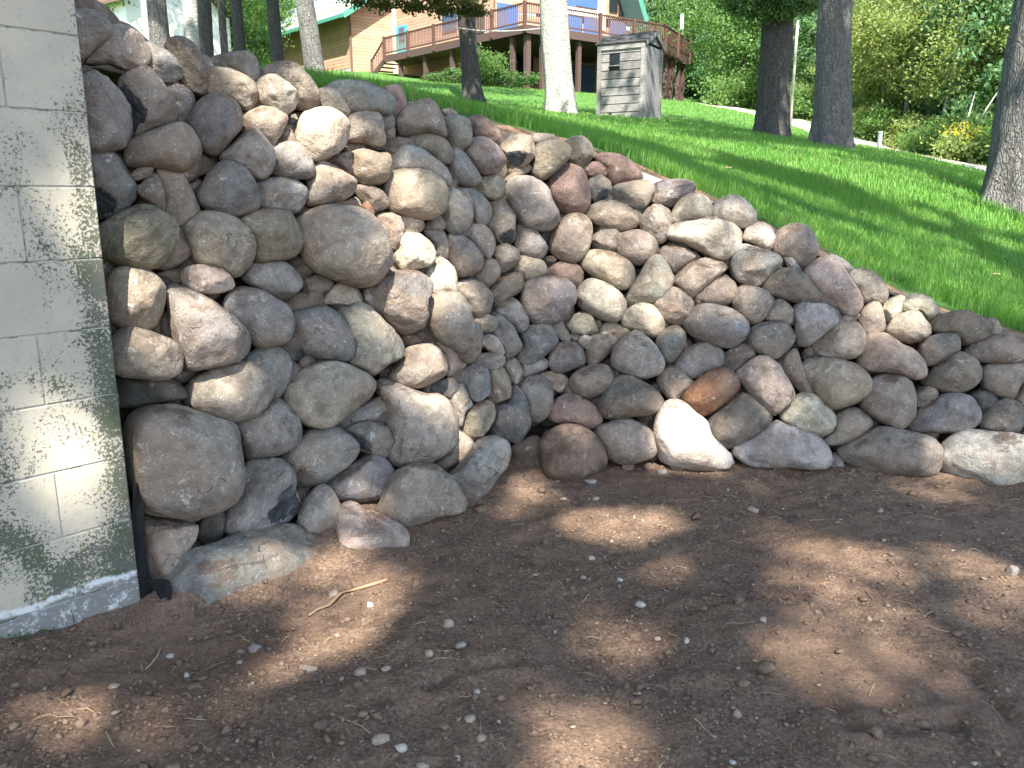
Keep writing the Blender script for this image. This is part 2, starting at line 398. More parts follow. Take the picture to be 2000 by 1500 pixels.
_P = np.c_[np.ones(_n), XS]
_A = np.block([[_K, _P], [_P.T, np.zeros((3, 3))]])
_W = np.linalg.solve(_A, np.r_[CP_[:, 2], np.zeros(3)])
def hill(x, y):
    x = np.asarray(x, float); y = np.asarray(y, float); q = np.stack([x.ravel(), y.ravel()], -1) / 10.0
    out = np.empty(len(q))
    for i in range(0, len(q), 40000):
        c_ = q[i:i + 40000]
        out[i:i + 40000] = _tps(((c_[:, None] - XS[None]) ** 2).sum(-1)) @ _W[:_n] + _W[_n] + c_ @ _W[_n + 1:]
    return out.reshape(x.shape)

PATH = np.array([pt(*q)[:2] for q in [(1290, 197, 56), (1350, 201, 48), (1400, 206, 42), (1480, 221, 37), (1560, 238, 33), (1640, 264, 29.5), (1700, 284, 27), (1780, 300, 24.5), (1850, 312, 22), (2000, 340, 18), (2200, 400, 13)]])
def path_dist(x, y):
    """plan distance from the pale gravel path, in half widths"""
    out = np.full(np.shape(x), 99.0)
    for a_, b_ in zip(PATH[:-1], PATH[1:]):
        d_ = b_ - a_; t_ = np.clip(((x - a_[0]) * d_[0] + (y - a_[1]) * d_[1]) / (d_ @ d_), 0, 1)
        out = np.minimum(out, np.hypot(x - a_[0] - t_ * d_[0], y - a_[1] - t_ * d_[1]))
    return out / 1.25
# lawn sheet: fine near the wall, coarse far off
ang = np.radians(np.linspace(-58, 58, 260)); rr = np.r_[np.linspace(2.6, 9, 130), np.geomspace(9.15, 220, 110)]
AA, RR = np.meshgrid(ang, rr, indexing='ij'); LX, LY = RR * np.sin(AA), RR * np.cos(AA)
LZ = hill(LX, LY)
far = np.clip((RR - 95) / 60, 0, 1); LZ = LZ * (1 - far) + (8 + .02 * RR) * far
LG = GG(LX, LY, LZ)
LZ = LZ + (fbm(LX * 1.1, LY * 1.1, oct=3, seed=3) * .025 + fbm(LX * 6, LY * 6, oct=2, seed=5) * .012) * np.clip(LG * 3, 0, 1)
ni, nj = AA.shape; idx = np.arange(ni * nj).reshape(ni, nj)
faces = np.stack([idx[:-1, :-1], idx[1:, :-1], idx[1:, 1:], idx[:-1, 1:]], -1).reshape(-1, 4)
okv = (LG > .06).ravel()
faces = faces[okv[faces].all(1)][:, ::-1]
used = np.unique(faces); remap = -np.ones(ni * nj, int); remap[used] = np.arange(len(used))
V = np.stack([LX, LY, LZ], -1).reshape(-1, 3)[used]
me = mesh("lawn", V, remap[faces], MATS["lawn"], True)
at = me.attributes.new("bare", 'FLOAT', 'POINT')
RGT = np.clip((LX - .2) / .6, 0, 1)
bare_w = 1 - np.clip((LG - .28) / .36, 0, 1)
bare = bare_w; pathw = 1 - np.clip(path_dist(LX, LY) - .3, 0, 1)
at.data.foreach_set("value", bare.ravel()[used].astype(np.float32))
me.attributes.new("path", 'FLOAT', 'POINT').data.foreach_set("value", pathw.ravel()[used].astype(np.float32))
lawn = tag(link("lawn", me), kind="structure")

# wide base sheet out to the horizon, then the raked soil in front of the wall
g = np.linspace(-1, 1, 60); gx, gy = np.meshgrid(np.sign(g) * np.abs(g) ** 2.2 * 600, np.sign(g) * np.abs(g) ** 2.2 * 600, indexing='ij')
gi = np.arange(3600).reshape(60, 60); gf = np.stack([gi[:-1, :-1], gi[1:, :-1], gi[1:, 1:], gi[:-1, 1:]], -1).reshape(-1, 4)
base = tag(link("ground", mesh("ground", np.stack([gx, gy, np.full_like(gx, -.14)], -1).reshape(-1, 3), gf, MATS["soil"])), kind="structure")
WD = np.array([math.sin(math.radians(42.42)), math.cos(math.radians(42.42))])      # block wall runs this way
WN = np.array([WD[1], -WD[0]])                                                     # and faces this way
CORNER = np.array([-1.18, 2.387])
MOUND = on_wall(440, 1055, -.14)[:2]
MOUND2 = ground(690, 1055)[:2]
FURROWS = [[ground(*q)[:2] for q in l_] for l_ in ([(1470, 1262), (1530, 1300), (1600, 1365), (1660, 1420)], [(1880, 1300), (1950, 1380), (2000, 1450)], [(1340, 1190), (1480, 1170), (1560, 1180)], [(1650, 1430), (1760, 1428), (1860, 1415)], [(60, 1345), (130, 1300), (220, 1255)], [(840, 1330), (930, 1300), (1010, 1290)])]
def soil_z(x, y):
    f = F(x, y)
    z = fbm(x * .8, y * .8, oct=3, seed=11) * .018 + fbm(x * 4, y * 4, oct=3, seed=21) * .009
    z = z + fbm(x * 15, y * 15, oct=3, seed=31) * .0055
    cl = vnoise(x * 34, y * 34, seed=41); z = z + np.clip(cl - .25, 0, 1) * .012
    # soft ridges the rake left, running away to the right
    q = (x * .80 - y * .60) * 2.2 + vnoise(x * 1.2, y * 1.2, seed=51) * 1.3
    z = z + np.sin(q * 3.1) * .006
    # soil banked up against the foot of the wall
    bank = np.clip(1 + (f + .02) / .45, 0, 1); z = z + bank ** 2 * (.008 + .03 * (vnoise(x * 1.7, y * 1.7, seed=61) * .5 + .5))
    z = z - .085 * np.exp(-((x + .95) ** 2 / .25 + (y - 2.35) ** 2 / .16))      # dug a little lower in front of the left footing
    mx, my = MOUND; z = z + .09 * np.exp(-(((x - mx) * .74 + (y - my) * .67) ** 2 / .05 + ((x - mx) * -.67 + (y - my) * .74) ** 2 / .02))   # dirt heaped behind the footing slab
    mx, my = MOUND2; z = z + .018 * np.exp(-((x - mx) ** 2 + (y - my) ** 2) / .03)
    for ln in FURROWS:
        dm = np.full(np.shape(x), 9.0)
        for a_, b_ in zip(ln[:-1], ln[1:]):
            e_ = b_ - a_; t_ = np.clip(((x - a_[0]) * e_[0] + (y - a_[1]) * e_[1]) / (e_ @ e_), 0, 1); dm = np.minimum(dm, np.hypot(x - a_[0] - t_ * e_[0], y - a_[1] - t_ * e_[1]))
        z = z - .013 * np.exp(-(dm / .022) ** 2) + .009 * np.exp(-((dm - .05) / .03) ** 2)
    d = (x - CORNER[0]) * WN[0] + (y - CORNER[1]) * WN[1]
    z = z + np.clip(1 - np.abs(d) / .3, 0, 1) ** 2 * .03
    return z
xs = np.arange(-3.4, 4.4, .0125); ys = np.arange(.75, 4.5, .0125)
X, Y = np.meshgrid(xs, ys, indexing='ij'); Z = soil_z(X, Y)
Z = np.where(F(X, Y) > .25, -.1, Z)
ii = np.arange(X.size).reshape(X.shape); ff = np.stack([ii[:-1, :-1], ii[1:, :-1], ii[1:, 1:], ii[:-1, 1:]], -1).reshape(-1, 4)
okf = (F(X, Y) < .3).ravel(); ff = ff[okf[ff].any(1)]
us = np.unique(ff); rm = -np.ones(X.size, int); rm[us] = np.arange(len(us))
soil = tag(link("soil", mesh("soil", np.stack([X, Y, Z], -1).reshape(-1, 3)[us], rm[ff], MATS["soil"], True)), kind="structure")
# soil further back and aside, coarser
xs2 = np.arange(-14, 14, .12); ys2 = np.arange(-12, .80, .12); X2, Y2 = np.meshgrid(xs2, ys2, indexing='ij')
i2 = np.arange(X2.size).reshape(X2.shape)
tag(link("soil", mesh("soil", np.stack([X2, Y2, soil_z(X2, Y2) - .012], -1).reshape(-1, 3), np.stack([i2[:-1, :-1], i2[1:, :-1], i2[1:, 1:], i2[:-1, 1:]], -1).reshape(-1, 4), MATS["soil"], True)), kind="structure")

# ------------------------------------------------------------------ block building at the left
bld = tag(empty("block_building", (*CORNER, 0)), "building corner of white painted concrete blocks stained with green algae", "building")
D3, N3 = np.array([*WD, 0]), np.array([*WN, 0])
C3 = np.array([*CORNER, 0.0])
MB().box(C3 - D3 * 5.2 - N3 * 4 - N3 * .006 - D3 * .006 + np.array([0, 0, -.2]), D3 * 5.2, N3 * 4, (0, 0, 3.6)).build("wall_core", MATS["mortar"], bld)
def block_mesh(w, h, dep, bev=.004):
    # front face bevelled, 5 mm deep into the wall core
    V = []; 
    for (dx, yy) in ((0, 0), (bev, bev)):
        for (a, b) in ((dx, dx), (w - dx, dx), (w - dx, h - dx), (dx, h - dx)): V.append((a, b, yy))
    Fc = [(4, 5, 6, 7)] + [(i, (i + 1) % 4, 4 + (i + 1) % 4, 4 + i) for i in range(4)]
    return V, Fc
BLK = {}
rowz = [1.6666 - .2 * k for k in range(-9, 9)]
for ri, z0 in enumerate(rowz):
    z1 = z0 - .2
    if z0 < .05: continue
    lo = max(z1 + .0018, -.12); h = z0 - .0018 - lo
    x = 0.0; first = .197 if ri % 2 == 1 else .397
    k = 0
    while x < 3.3:
        w = first if k == 0 else .397
        key = (round(w, 3), round(h, 3))
        if key not in BLK:
            V, Fc = block_mesh(w, h, .01, .003)
            # local: a runs from the corner toward the viewer's left, b up, third out of the wall
            VV = [(-D3 * a + np.array([0, 0, b]) + N3 * c_) for a, b, c_ in V]
            BLK[key] = mesh("block", VV, [tuple(reversed(f)) for f in Fc], MATS["block_paint"])
        o = link("block", BLK[key], bld, C3 - D3 * x + np.array([0, 0, lo]) - N3 * .0058 + N3 * RNG.uniform(0, .0012))
        x += w + .003; k += 1
# quoin side (end wall of the building, hidden from here but real)
MB().box(C3 - N3 * 4 + np.array([0, 0, -.2]) - D3 * .0045, D3 * .004, N3 * 3.99, (0, 0, 3.6)).build("end_wall", MATS["block_paint"], bld)
# ------------------------------------------------------------------ boulder wall, stone by stone
# each row: sheet of the survey, colour, set-back in cm, shape (r round, a angular, dNN = dark break facing NN degrees), outline
TILE = {1: (120, 0, .25), 2: (120, 350, .25), 3: (120, 680, .25), 4: (200, 900, .3253), 5: (520, 60, .25), 6: (520, 400, .25), 7: (520, 700, .25),
        8: (900, 220, .25), 9: (920, 560, .25), 10: (1280, 320, .25), 11: (1280, 600, .25), 12: (1500, 580, .25), 0: (0, 0, 1)}
STONES = """
1 n 12 r 80 -40 200 -20 330 45 430 140 455 195 380 240 250 200 100 130
1 g 2 r 40 90 140 72 230 82 340 140 392 230 370 300 250 390 150 480 60 460 30 250
1 n 4 a 400 195 480 190 600 270 660 360 678 460 640 525 500 547 350 500 180 498 280 370 370 270
1 g 16 r 440 170 540 200 660 300 720 390 600 380 480 280
1 g 5 a 660 330 760 370 870 440 940 550 930 610 850 642 770 640 700 580 650 510 665 420
1 n 6 a 870 300 960 288 1040 350 1090 450 1140 600 1146 660 1120 735 1020 705 930 625 925 540 870 440 822 370
1 v 0 a 90 540 150 508 260 560 400 670 500 800 550 960 540 1060 470 1140 350 1180 200 1205 90 1000
1 n 5 d200 520 570 660 528 760 640 905 850 880 960 700 1012 550 1058 515 900 440 700
1 g 7 r 790 660 880 650 980 690 1035 770 1040 900 990 960 890 962 850 850 780 740
1 l 16 r 1085 440 1140 438 1200 500 1260 560 1120 580
1 n 12 a 1170 455 1300 410 1420 398 1510 440 1542 540 1530 630 1480 655 1380 600 1220 540
1 n 3 a 1130 545 1280 530 1400 570 1500 640 1527 720 1520 800 1420 872 1370 810 1250 745 1150 745
1 b -1 r 1180 740 1270 745 1370 810 1420 920 1390 1000 1300 1110 1220 1206 1120 1182 1050 1110 995 970 1050 830 1110 770
1 n 2 r 1520 840 1640 820 1740 890 1752 960 1700 1070 1640 1132 1590 1110 1540 1060 1420 1040 1390 960 1450 880
1 p -1 r 1540 1000 1590 1070 1650 1170 1662 1270 1620 1360 1550 1412 1440 1352 1300 1270 1230 1230 1320 1140 1430 1030
1 l 0 a 1518 660 1560 610 1640 590 1720 630 1832 720 1820 800 1760 922 1640 845 1540 780
1 n 12 a 1530 580 1600 510 1740 478 1810 520 1700 600 1550 660
1 n 6 a 1650 580 1800 500 1900 560 1960 640 2005 740 1990 840 1900 862 1830 840 1820 720 1720 640
1 n 6 r 1700 1060 1780 968 1832 1010 1825 1075 1770 1122 1688 1112
1 n 14 r 1750 930 1860 875 1880 970 1830 1040 1770 1000
1 g -1 r 1660 1160 1760 1110 1850 1130 1930 1210 1972 1320 1960 1382 1890 1402 1750 1392 1645 1352 1655 1240
1 n 0 r 515 1120 640 1050 860 968 940 957 1010 1010 1060 1110 1078 1200 1040 1280 940 1345 800 1315 600 1305 520 1330 495 1240
1 b 3 d225 200 1230 370 1190 460 1250 510 1360 577 1460 560 1570 430 1660 290 1710 200 1700
1 n 1 r 538 1370 600 1310 680 1282 722 1310 690 1370 580 1412
1 n 1 a 578 1480 640 1420 730 1350 782 1450 802 1540 790 1652 650 1562
1 n 3 r 735 1330 860 1303 940 1350 1000 1450 1050 1560 1078 1640 1030 1720 920 1767 810 1705 790 1540
1 d 8 a 950 1360 1040 1280 1080 1180 1180 1190 1232 1240 1190 1320 1090 1372 1010 1402
1 n 10 a 975 1410 1060 1398 1095 1440 1040 1510 975 1470
1 b 0 r 1110 1440 1180 1320 1280 1258 1400 1290 1480 1380 1522 1500 1532 1600 1500 1642 1350 1692 1180 1645 1090 1600 1068 1520
1 g 2 r 1510 1430 1640 1388 1780 1388 1880 1440 1922 1490 1890 1600 1800 1672 1640 1645 1530 1620
2 n -3 r 260 420 300 360 450 270 640 203 760 240 870 310 912 400 880 520 820 620 740 692 600 695 480 682 400 640 300 580
2 n 6 r 900 380 960 400 1000 460 1022 560 960 640 860 692 740 705 800 560
2 o 10 r 980 560 1050 585 1060 620 1040 650 970 665
2 n 2 r 950 370 1080 258 1250 258 1400 340 1480 450 1492 580 1440 680 1340 770 1240 700 1060 660 1010 560
2 n -1 r 1390 320 1500 250 1640 228 1780 260 1850 370 1882 450 1860 540 1790 612 1620 642 1500 625 1460 470
2 d 4 a 320 600 400 618 432 700 410 770 355 815 320 760
2 n -2 r 400 720 450 695 540 683 680 710 780 800 807 900 780 1040 690 1162 560 1172 430 1132 350 1050 340 860
2 k 1 a 950 710 1080 668 1200 680 1270 708 1345 830 1250 882 1120 892 1000 855 945 790
2 d 7 a 750 745 880 698 965 700 955 790 850 822 785 805
2 g 3 r 1410 760 1460 660 1560 638 1720 640 1810 700 1884 790 1850 870 1730 947 1610 890 1470 820
2 d 8 a 1745 640 1860 608 1970 660 1982 720 1890 777 1800 720
2 g -2 r 805 860 900 818 1050 888 1200 978 1350 1088 1470 1220 1484 1330 1400 1402 1200 1452 1000 1492 940 1430 900 1300 850 1150 840 1000
2 p 1 r 1310 890 1400 848 1560 868 1680 940 1770 1010 1802 1150 1770 1250 1680 1292 1550 1312 1480 1265 1410 1170 1320 1090 1262 990
2 n -4 a 380 1260 480 1180 580 1153 750 1208 900 1280 947 1360 940 1440 920 1512 760 1562 580 1552 420 1515 370 1400
3 d 3 r 420 230 600 235 760 238 880 240 960 300 978 380 900 402 700 432 440 450
3 n 0 r 1030 250 1150 185 1350 108 1480 113 1590 180 1657 280 1640 380 1560 480 1430 552 1300 567 1150 520 1010 440 1010 340
3 b 5 r 1400 110 1500 20 1620 -22 1720 10 1792 110 1782 240 1720 350 1640 400 1580 300 1480 160
3 v -6 r 515 600 560 530 640 488 860 458 1050 498 1250 568 1380 620 1442 710 1448 880 1412 1030 1340 1150 1200 1242 1040 1292 860 1294 700 1235 600 1155 535 1000 508 780
3 n 4 a 650 1210 780 1230 1000 1260 1190 1230 1110 1310 1010 1362 860 1355 675 1318
3 p 1 r 1330 590 1480 520 1640 398 1750 430 1840 530 1863 660 1830 760 1720 820 1560 872 1450 880 1420 720
3 b -3 d320 1410 920 1600 862 1740 888 1790 970 1822 1110 1888 1250 1850 1302 1700 1402 1560 1482 1440 1482 1295 1425 1305 1300 1365 1130
4 k -1 a 240 348 400 352 540 365 562 430 500 560 400 692 290 755 245 640 235 480
4 d 3 a 568 380 620 318 700 278 742 340 730 430 690 502 640 502 578 475
4 g -7 t 388 755 460 640 640 560 800 480 1050 398 1180 408 1290 490 1327 590 1290 680 1100 782 830 822 700 940 640 950 580 850 440 835
4 o 1 r 1175 410 1200 280 1280 168 1340 148 1400 220 1437 350 1420 440 1340 497 1270 484
4 g 6 r 1160 170 1222 165 1228 220 1190 265
4 k -3 t 1410 290 1500 248 1600 308 1760 370 1827 460 1800 540 1600 560 1440 540
7 g 2 r 110 740 260 600 320 553 480 538 600 580 692 670 692 740 620 830 480 922 330 992 220 992 140 870
7 g 0 d215 600 575 700 508 820 498 930 540 992 620 992 690 920 778 820 755 720 705 640 640
7 g -2 r 460 960 600 875 720 798 850 748 930 800 988 900 970 1010 900 1082 750 1122 600 1122 510 1060
7 n -3 r 150 290 230 140 400 48 560 38 700 80 820 150 838 220 780 300 700 372 600 452 500 532 380 538 290 505 190 400
7 g 5 a 510 530 640 420 820 330 900 288 970 330 988 400 920 492 800 500 700 520 600 555
7 v -3 r 840 190 980 168 1100 228 1250 278 1360 280 1430 370 1482 480 1472 640 1440 730 1330 802 1150 838 1000 832 915 790 960 640 930 540 950 400 860 280
7 k 3 a 1460 540 1560 598 1618 680 1600 750 1500 832 1400 898 1290 840 1400 740
7 v -4 a 950 1030 1030 880 1180 828 1290 830 1400 900 1480 980 1553 1150 1500 1190 1300 1240 1080 1320 960 1270 840 1225 920 1130
7 g -4 a 1390 930 1500 860 1620 700 1720 628 1800 618 1872 670 1883 780 1840 880 1760 980 1680 1065 1560 1125 1500 1030 1430 960
6 n -4 r 230 130 420 18 600 18 760 58 900 200 980 330 993 410 930 500 860 592 760 638 620 605 480 562 370 505 270 370 240 220
6 n 6 r 275 650 300 580 420 548 512 590 502 650 420 702 330 694
6 l 3 a 445 745 540 620 640 593 720 650 753 720 742 772 600 778 470 775
6 p -1 a 755 690 880 590 1040 518 1180 528 1250 570 1278 650 1225 750 1243 850 1220 940 1100 1002 990 965 930 895 860 845 795 805
6 o 0 a 550 840 700 768 790 798 900 900 1020 1010 1073 1100 1062 1160 960 1232 820 1313 740 1270 640 1210 650 1100 600 960
6 b 2 r 190 860 330 808 450 788 560 860 650 980 688 1100 645 1225 540 1215 350 1180 240 1100 175 1040
6 d 9 r 130 770 220 685 330 690 430 770 340 850 200 870
6 d 5 d300 85 1070 180 1028 260 1068 347 1150 280 1195 190 1215 100 1130
6 u 9 r 1030 1012 1150 1008 1213 1050 1185 1102 1080 1115
6 k -1 r 955 1330 1080 1190 1100 1120 1250 1088 1350 1140 1412 1230 1402 1320 1290 1392 1160 1428 1020 1395
6 k 3 r 1310 1070 1430 1058 1520 1160 1557 1260 1480 1315 1410 1335 1380 1200
6 d 9 a 1170 960 1250 928 1312 1020 1328 1092 1220 1110
6 o -3 r 1225 800 1290 698 1390 668 1500 688 1570 780 1610 910 1667 960 1673 1080 1630 1212 1550 1235 1480 1140 1350 1060 1280 970 1230 890
6 n 2 r 1470 610 1600 578 1700 628 1758 700 1752 800 1690 872 1590 870 1540 770 1470 690
6 c 3 r 1245 510 1300 428 1370 413 1450 478 1477 570 1472 690 1380 690 1275 700 1235 590
6 c 1 a 995 380 1030 340 1045 240 1160 223 1240 258 1302 300 1303 420 1260 472 1150 505 1050 510 995 460
6 n 6 r 1220 200 1360 188 1410 258 1437 350 1425 425 1310 425 1290 300
6 k 4 a 845 90 940 57 1050 98 1065 150 1055 230 1035 345 950 320 890 190
6 l 3 r 1025 75 1120 48 1220 118 1233 170 1180 222 1090 225 1050 165
6 g 5 a 1235 175 1290 108 1390 88 1412 140 1385 190 1280 198
6 g 0 r 1415 330 1435 228 1530 238 1640 338 1692 450 1645 522 1550 558 1475 548 1435 440
6 p 2 r 1470 220 1600 158 1690 158 1760 228 1788 320 1740 422 1690 430 1610 320 1530 250
6 n 1 r 1635 550 1700 438 1780 433 1818 510 1802 580 1730 638 1675 610
6 b 1 r 1765 375 1830 308 1900 308 1968 370 1962 450 1890 512 1820 528 1785 445
6 o 4 a 1735 660 1830 558 1930 528 2003 560 1993 650 1900 722 1765 805 1742 725
6 n -1 r 1610 895 1700 858 1780 878 1795 940 1740 994 1655 984
9 g 5 r 145 190 280 88 350 108 430 228 443 300 380 363 310 300 210 225
9 g 1 a 165 240 230 218 290 268 360 388 393 460 372 512 270 563 230 525 240 480 180 380 120 340
9 l 0 a 72 400 130 368 200 408 253 490 242 528 170 515 76 455
9 g 1 a 15 592 60 538 180 508 248 545 242 612 150 643 60 624
9 n 5 r 235 590 330 548 393 640 393 720 340 763 300 735
9 y 2 a 125 655 220 608 270 688 322 780 302 852 200 893 135 885 140 780
7 b -1 a 1545 90 1640 38 1720 88 1757 180 1742 272 1640 333 1575 294 1540 200
7 d 5 a 1410 105 1540 78 1570 190 1480 200
7 d 3 a 1195 235 1300 188 1480 148 1500 220 1440 310 1380 300 1280 285
7 t 2 a 1385 285 1480 165 1545 198 1565 300 1605 350 1540 430 1500 535 1465 505 1425 375
7 y -1 a 1505 525 1560 418 1640 348 1720 328 1768 390 1762 480 1700 582 1600 648 1550 595
9 b -1 a 165 965 220 918 290 900 330 778 375 788 425 900 448 1060 412 1182 360 1218 240 1175 145 1145
9 o 0 r 365 795 430 718 530 683 612 740 638 830 622 950 560 1042 480 1058 425 985 395 885
9 g 2 r 385 622 480 568 570 558 613 610 560 655 480 685 395 715
9 y 4 a 535 685 650 663 740 698 758 750 710 823 640 805 600 745
9 g 0 a 345 560 400 460 390 370 480 288 600 293 650 338 682 390 612 502 500 582 420 607
9 v 2 a 618 290 700 268 740 318 773 390 762 428 690 408 645 345
9 p -2 r 385 110 395 20 420 -30 500 -70 610 -82 720 -60 800 10 817 90 772 182 720 252 600 292 490 284 418 214
9 c 0 r 816 110 828 30 888 -42 990 -53 1120 13 1208 110 1202 190 1150 268 1050 260 900 195
9 c 1 r 1178 275 1208 190 1310 133 1410 143 1480 218 1512 290 1482 372 1410 388 1300 348 1195 308
9 k 0 a 1418 162 1500 48 1590 8 1670 48 1732 120 1702 242 1640 298 1540 275 1465 225
9 v 3 a 735 272 850 198 930 208 993 320 982 372 900 390 860 380 775 355
9 y 5 r 1005 322 1060 278 1140 278 1172 330 1110 374 1018 374
9 n 3 r 1118 392 1170 318 1220 303 1247 350 1202 402 1138 433
9 n 2 r 895 505 935 390 1050 373 1120 388 1142 440 1072 532 980 603 915 605
9 g 0 a 838 422 890 378 948 408 948 462 900 483 858 464
9 b 4 a 765 370 840 358 875 390 832 434 775 414
9 p 1 r 605 565 645 460 750 428 840 448 890 540 893 592 790 643 680 673 615 625
9 g -2 a 1095 555 1138 450 1250 358 1320 348 1380 398 1470 508 1508 600 1482 674 1360 713 1220 686 1125 636
9 v 0 r 755 745 830 658 950 608 1060 618 1122 720 1092 793 980 853 880 858 785 804
9 g 4 a 1080 642 1110 598 1163 640 1163 692 1118 704
9 o -2 r 995 925 1035 830 1128 710 1230 688 1330 738 1430 798 1498 880 1493 952 1400 993 1250 1013 1100 1033 1012 1003
9 r -1 r 622 935 715 850 830 848 950 918 1018 1000 1013 1072 930 1113 820 1085 700 1070 612 1038
9 x -6 r 542 1330 558 1200 650 1108 760 1078 880 1098 980 1178 1042 1280 1053 1380 980 1445 850 1500 700 1510 585 1480
9 v -2 r 952 1125 1050 1068 1200 1028 1300 1058 1400 1128 1433 1230 1433 1315 1330 1360 1180 1385 1040 1310
9 x -3 r 270 1400 285 1280 400 1198 540 1178 560 1390 500 1440 350 1440
11 w -4 r 5 905 65 758 200 733 300 828 400 898 440 1008 545 1108 605 1205 560 1250 400 1270 240 1255 45 1200 2 1085
11 u -3 r 216 692 328 568 450 488 560 478 643 560 643 652 560 732 430 823 368 848 266 794 226 744
11 o -1 r 405 905 478 820 600 708 700 678 790 738 898 840 883 922 760 1013 640 1083 550 1104 466 1064 416 984
11 k -3 a 635 522 758 418 840 383 940 438 1012 550 1068 640 1063 722 1000 793 930 843 876 825 776 736 704 644
11 d 1 a 505 433 568 338 680 288 740 318 773 380 700 445 640 505 556 486
11 p 1 r 165 435 216 340 350 283 450 283 530 348 543 420 480 493 350 553 256 550 186 504
11 o 2 a 15 562 56 490 150 468 230 528 293 590 232 684 200 730 126 726 54 655
11 g 0 r 6 275 46 190 150 143 222 188 233 280 182 383 120 433 46 394
11 b -2 r 220 115 286 10 400 -25 540 -2 660 58 723 140 713 222 640 293 560 318 420 285 275 215
11 g -1 r 700 233 766 150 900 113 1000 123 1087 190 1093 250 1022 343 930 408 826 374 736 304
11 n 2 a 935 412 1000 368 1100 333 1150 470 1200 560 1243 662 1180 684 1106 636 1014 526
11 l -1 r 976 845 1056 740 1140 678 1240 688 1320 758 1392 840 1403 920 1330 998 1220 994 1076 935
11 y -2 r 1145 453 1206 403 1340 398 1500 428 1620 488 1678 570 1663 662 1560 743 1430 793 1346 784 1266 695 1194 575
11 v 1 r 1305 1035 1385 960 1396 860 1500 788 1600 798 1682 870 1683 932 1570 1023 1450 1073 1356 1074
11 s -4 a 604 1114 716 1050 880 938 945 890 1005 916 1150 966 1280 1018 1363 1130 1373 1225 1280 1270 1050 1255 780 1250 674 1196
12 v -3 r 552 1195 616 1150 780 1048 900 1018 1050 1046 1250 1096 1352 1178 1368 1292 1312 1390 1150 1392 850 1370 645 1308 574 1266
12 s -6 a 1365 1165 1478 1068 1600 1036 1750 1056 1950 1078 2080 1140 2080 1350 1995 1445 1850 1485 1650 1465 1476 1410 1374 1346
12 g 2 a 496 1242 540 1216 588 1300 578 1360 498 1345
12 n -2 r 715 835 755 720 828 628 960 608 1080 638 1142 718 1148 850 1122 952 1030 1048 946 1005 846 956 754 885
12 b -1 r 1074 995 1146 890 1300 818 1340 768 1470 753 1580 788 1643 880 1643 972 1560 1043 1420 1058 1250 1055 1134 1056
12 n 1 a 1145 742 1200 702 1290 708 1318 770 1292 832 1210 868 1150 844
12 n 0 r 1174 675 1246 610 1328 520 1480 437 1570 457 1650 538 1668 622 1600 702 1480 748 1340 740 1244 696
12 n 2 r 1664 585 1716 530 1900 517 2010 517 2003 622 1962 702 1910 793 1800 785 1696 726 1664 684
12 n 0 r 1635 935 1696 890 1800 818 1900 798 1990 878 2003 962 1930 1063 1820 1074 1696 1055 1645 1005
12 d 3 a 1565 765 1660 728 1730 758 1803 820 1782 882 1700 914 1636 865 1596 805
12 n 3 r 1925 805 1956 740 2010 687 2080 740 2080 910 2000 890 1945 846
12 d 5 r 1950 1085 1986 1020 2070 1000 2080 1110 2000 1130
12 k 0 r 1524 415 1596 370 1750 308 1880 288 1990 328 2083 400 2063 482 1950 513 1800 518 1646 504 1545 466
12 o 3 r 1254 215 1326 150 1480 108 1560 113 1650 158 1742 230 1743 292 1650 343 1520 373 1436 300 1326 286 1264 264
12 n 9 r 1690 168 1780 172 1818 230 1812 284 1750 305 1735 235
12 o -1 r 1184 395 1246 320 1380 283 1470 298 1508 370 1482 432 1380 493 1256 538 1204 504
12 n 0 a 914 275 996 160 1180 97 1232 170 1273 250 1242 312 1130 358 1046 354 956 306
12 k -2 r 754 305 816 283 920 288 1040 368 1150 428 1222 530 1233 602 1180 648 1080 625 936 586 776 580 704 526 714 450 754 385
12 p 4 r 704 165 764 70 830 32 882 70 914 240 872 284 756 294 714 226
12 n 4 r 622 132 660 102 713 130 703 174 648 179
12 c 7 a 895 55 956 10 1055 -12 1048 60 1024 135 948 195 894 136
12 c 6 a 1040 25 1130 -22 1240 -2 1343 90 1324 145 1254 185 1190 110 1100 118 1034 126
10 g -2 a 1094 1102 1220 1097 1350 1107 1443 1180 1414 1245 1334 1316 1200 1414 1104 1388 1094 1256
12 n 1 r 344 384 444 262 560 157 650 157 740 258 758 350 732 434 640 484 480 485 384 436
12 d 7 r 285 405 350 388 450 470 330 496 275 486
10 n 1 r 594 1064 636 970 720 957 860 997 923 1050 884 1153 822 1233 740 1254 644 1186
10 n 2 a 854 1194 896 1100 970 1057 1050 1107 1098 1190 1072 1264 970 1246 876 1226
10 o -1 r 824 965 896 860 1000 812 1130 837 1240 937 1283 1020 1263 1088 1160 1094 1000 1056 854 1006
10 b 0 a 584 794 634 640 700 622 820 667 962 738 973 790 904 854 834 924 770 964 674 936 614 886
10 k 0 r 1154 855 1234 770 1330 722 1420 747 1490 847 1560 957 1618 1080 1584 1145 1490 1184 1416 1136 1285 1096 1268 1010 1194 906
10 o 4 r 1504 865 1596 822 1700 847 1780 927 1813 1040 1764 1104 1690 1078 1616 1090 1570 990
10 l 10 r 1345 708 1430 724 1530 795 1548 832 1500 850 1420 775
10 v 2 r 914 645 954 530 1080 467 1190 507 1252 600 1258 702 1204 784 1150 826 1070 755 1000 745 934 710
10 b -1 a 995 722 1040 707 1103 780 1153 855 1056 836
10 l 2 a 684 584 716 500 790 462 880 477 928 540 913 644 870 676 774 626
10 l 2 r 444 384 476 300 570 252 660 257 750 328 788 420 742 484 670 498 556 466 464 436
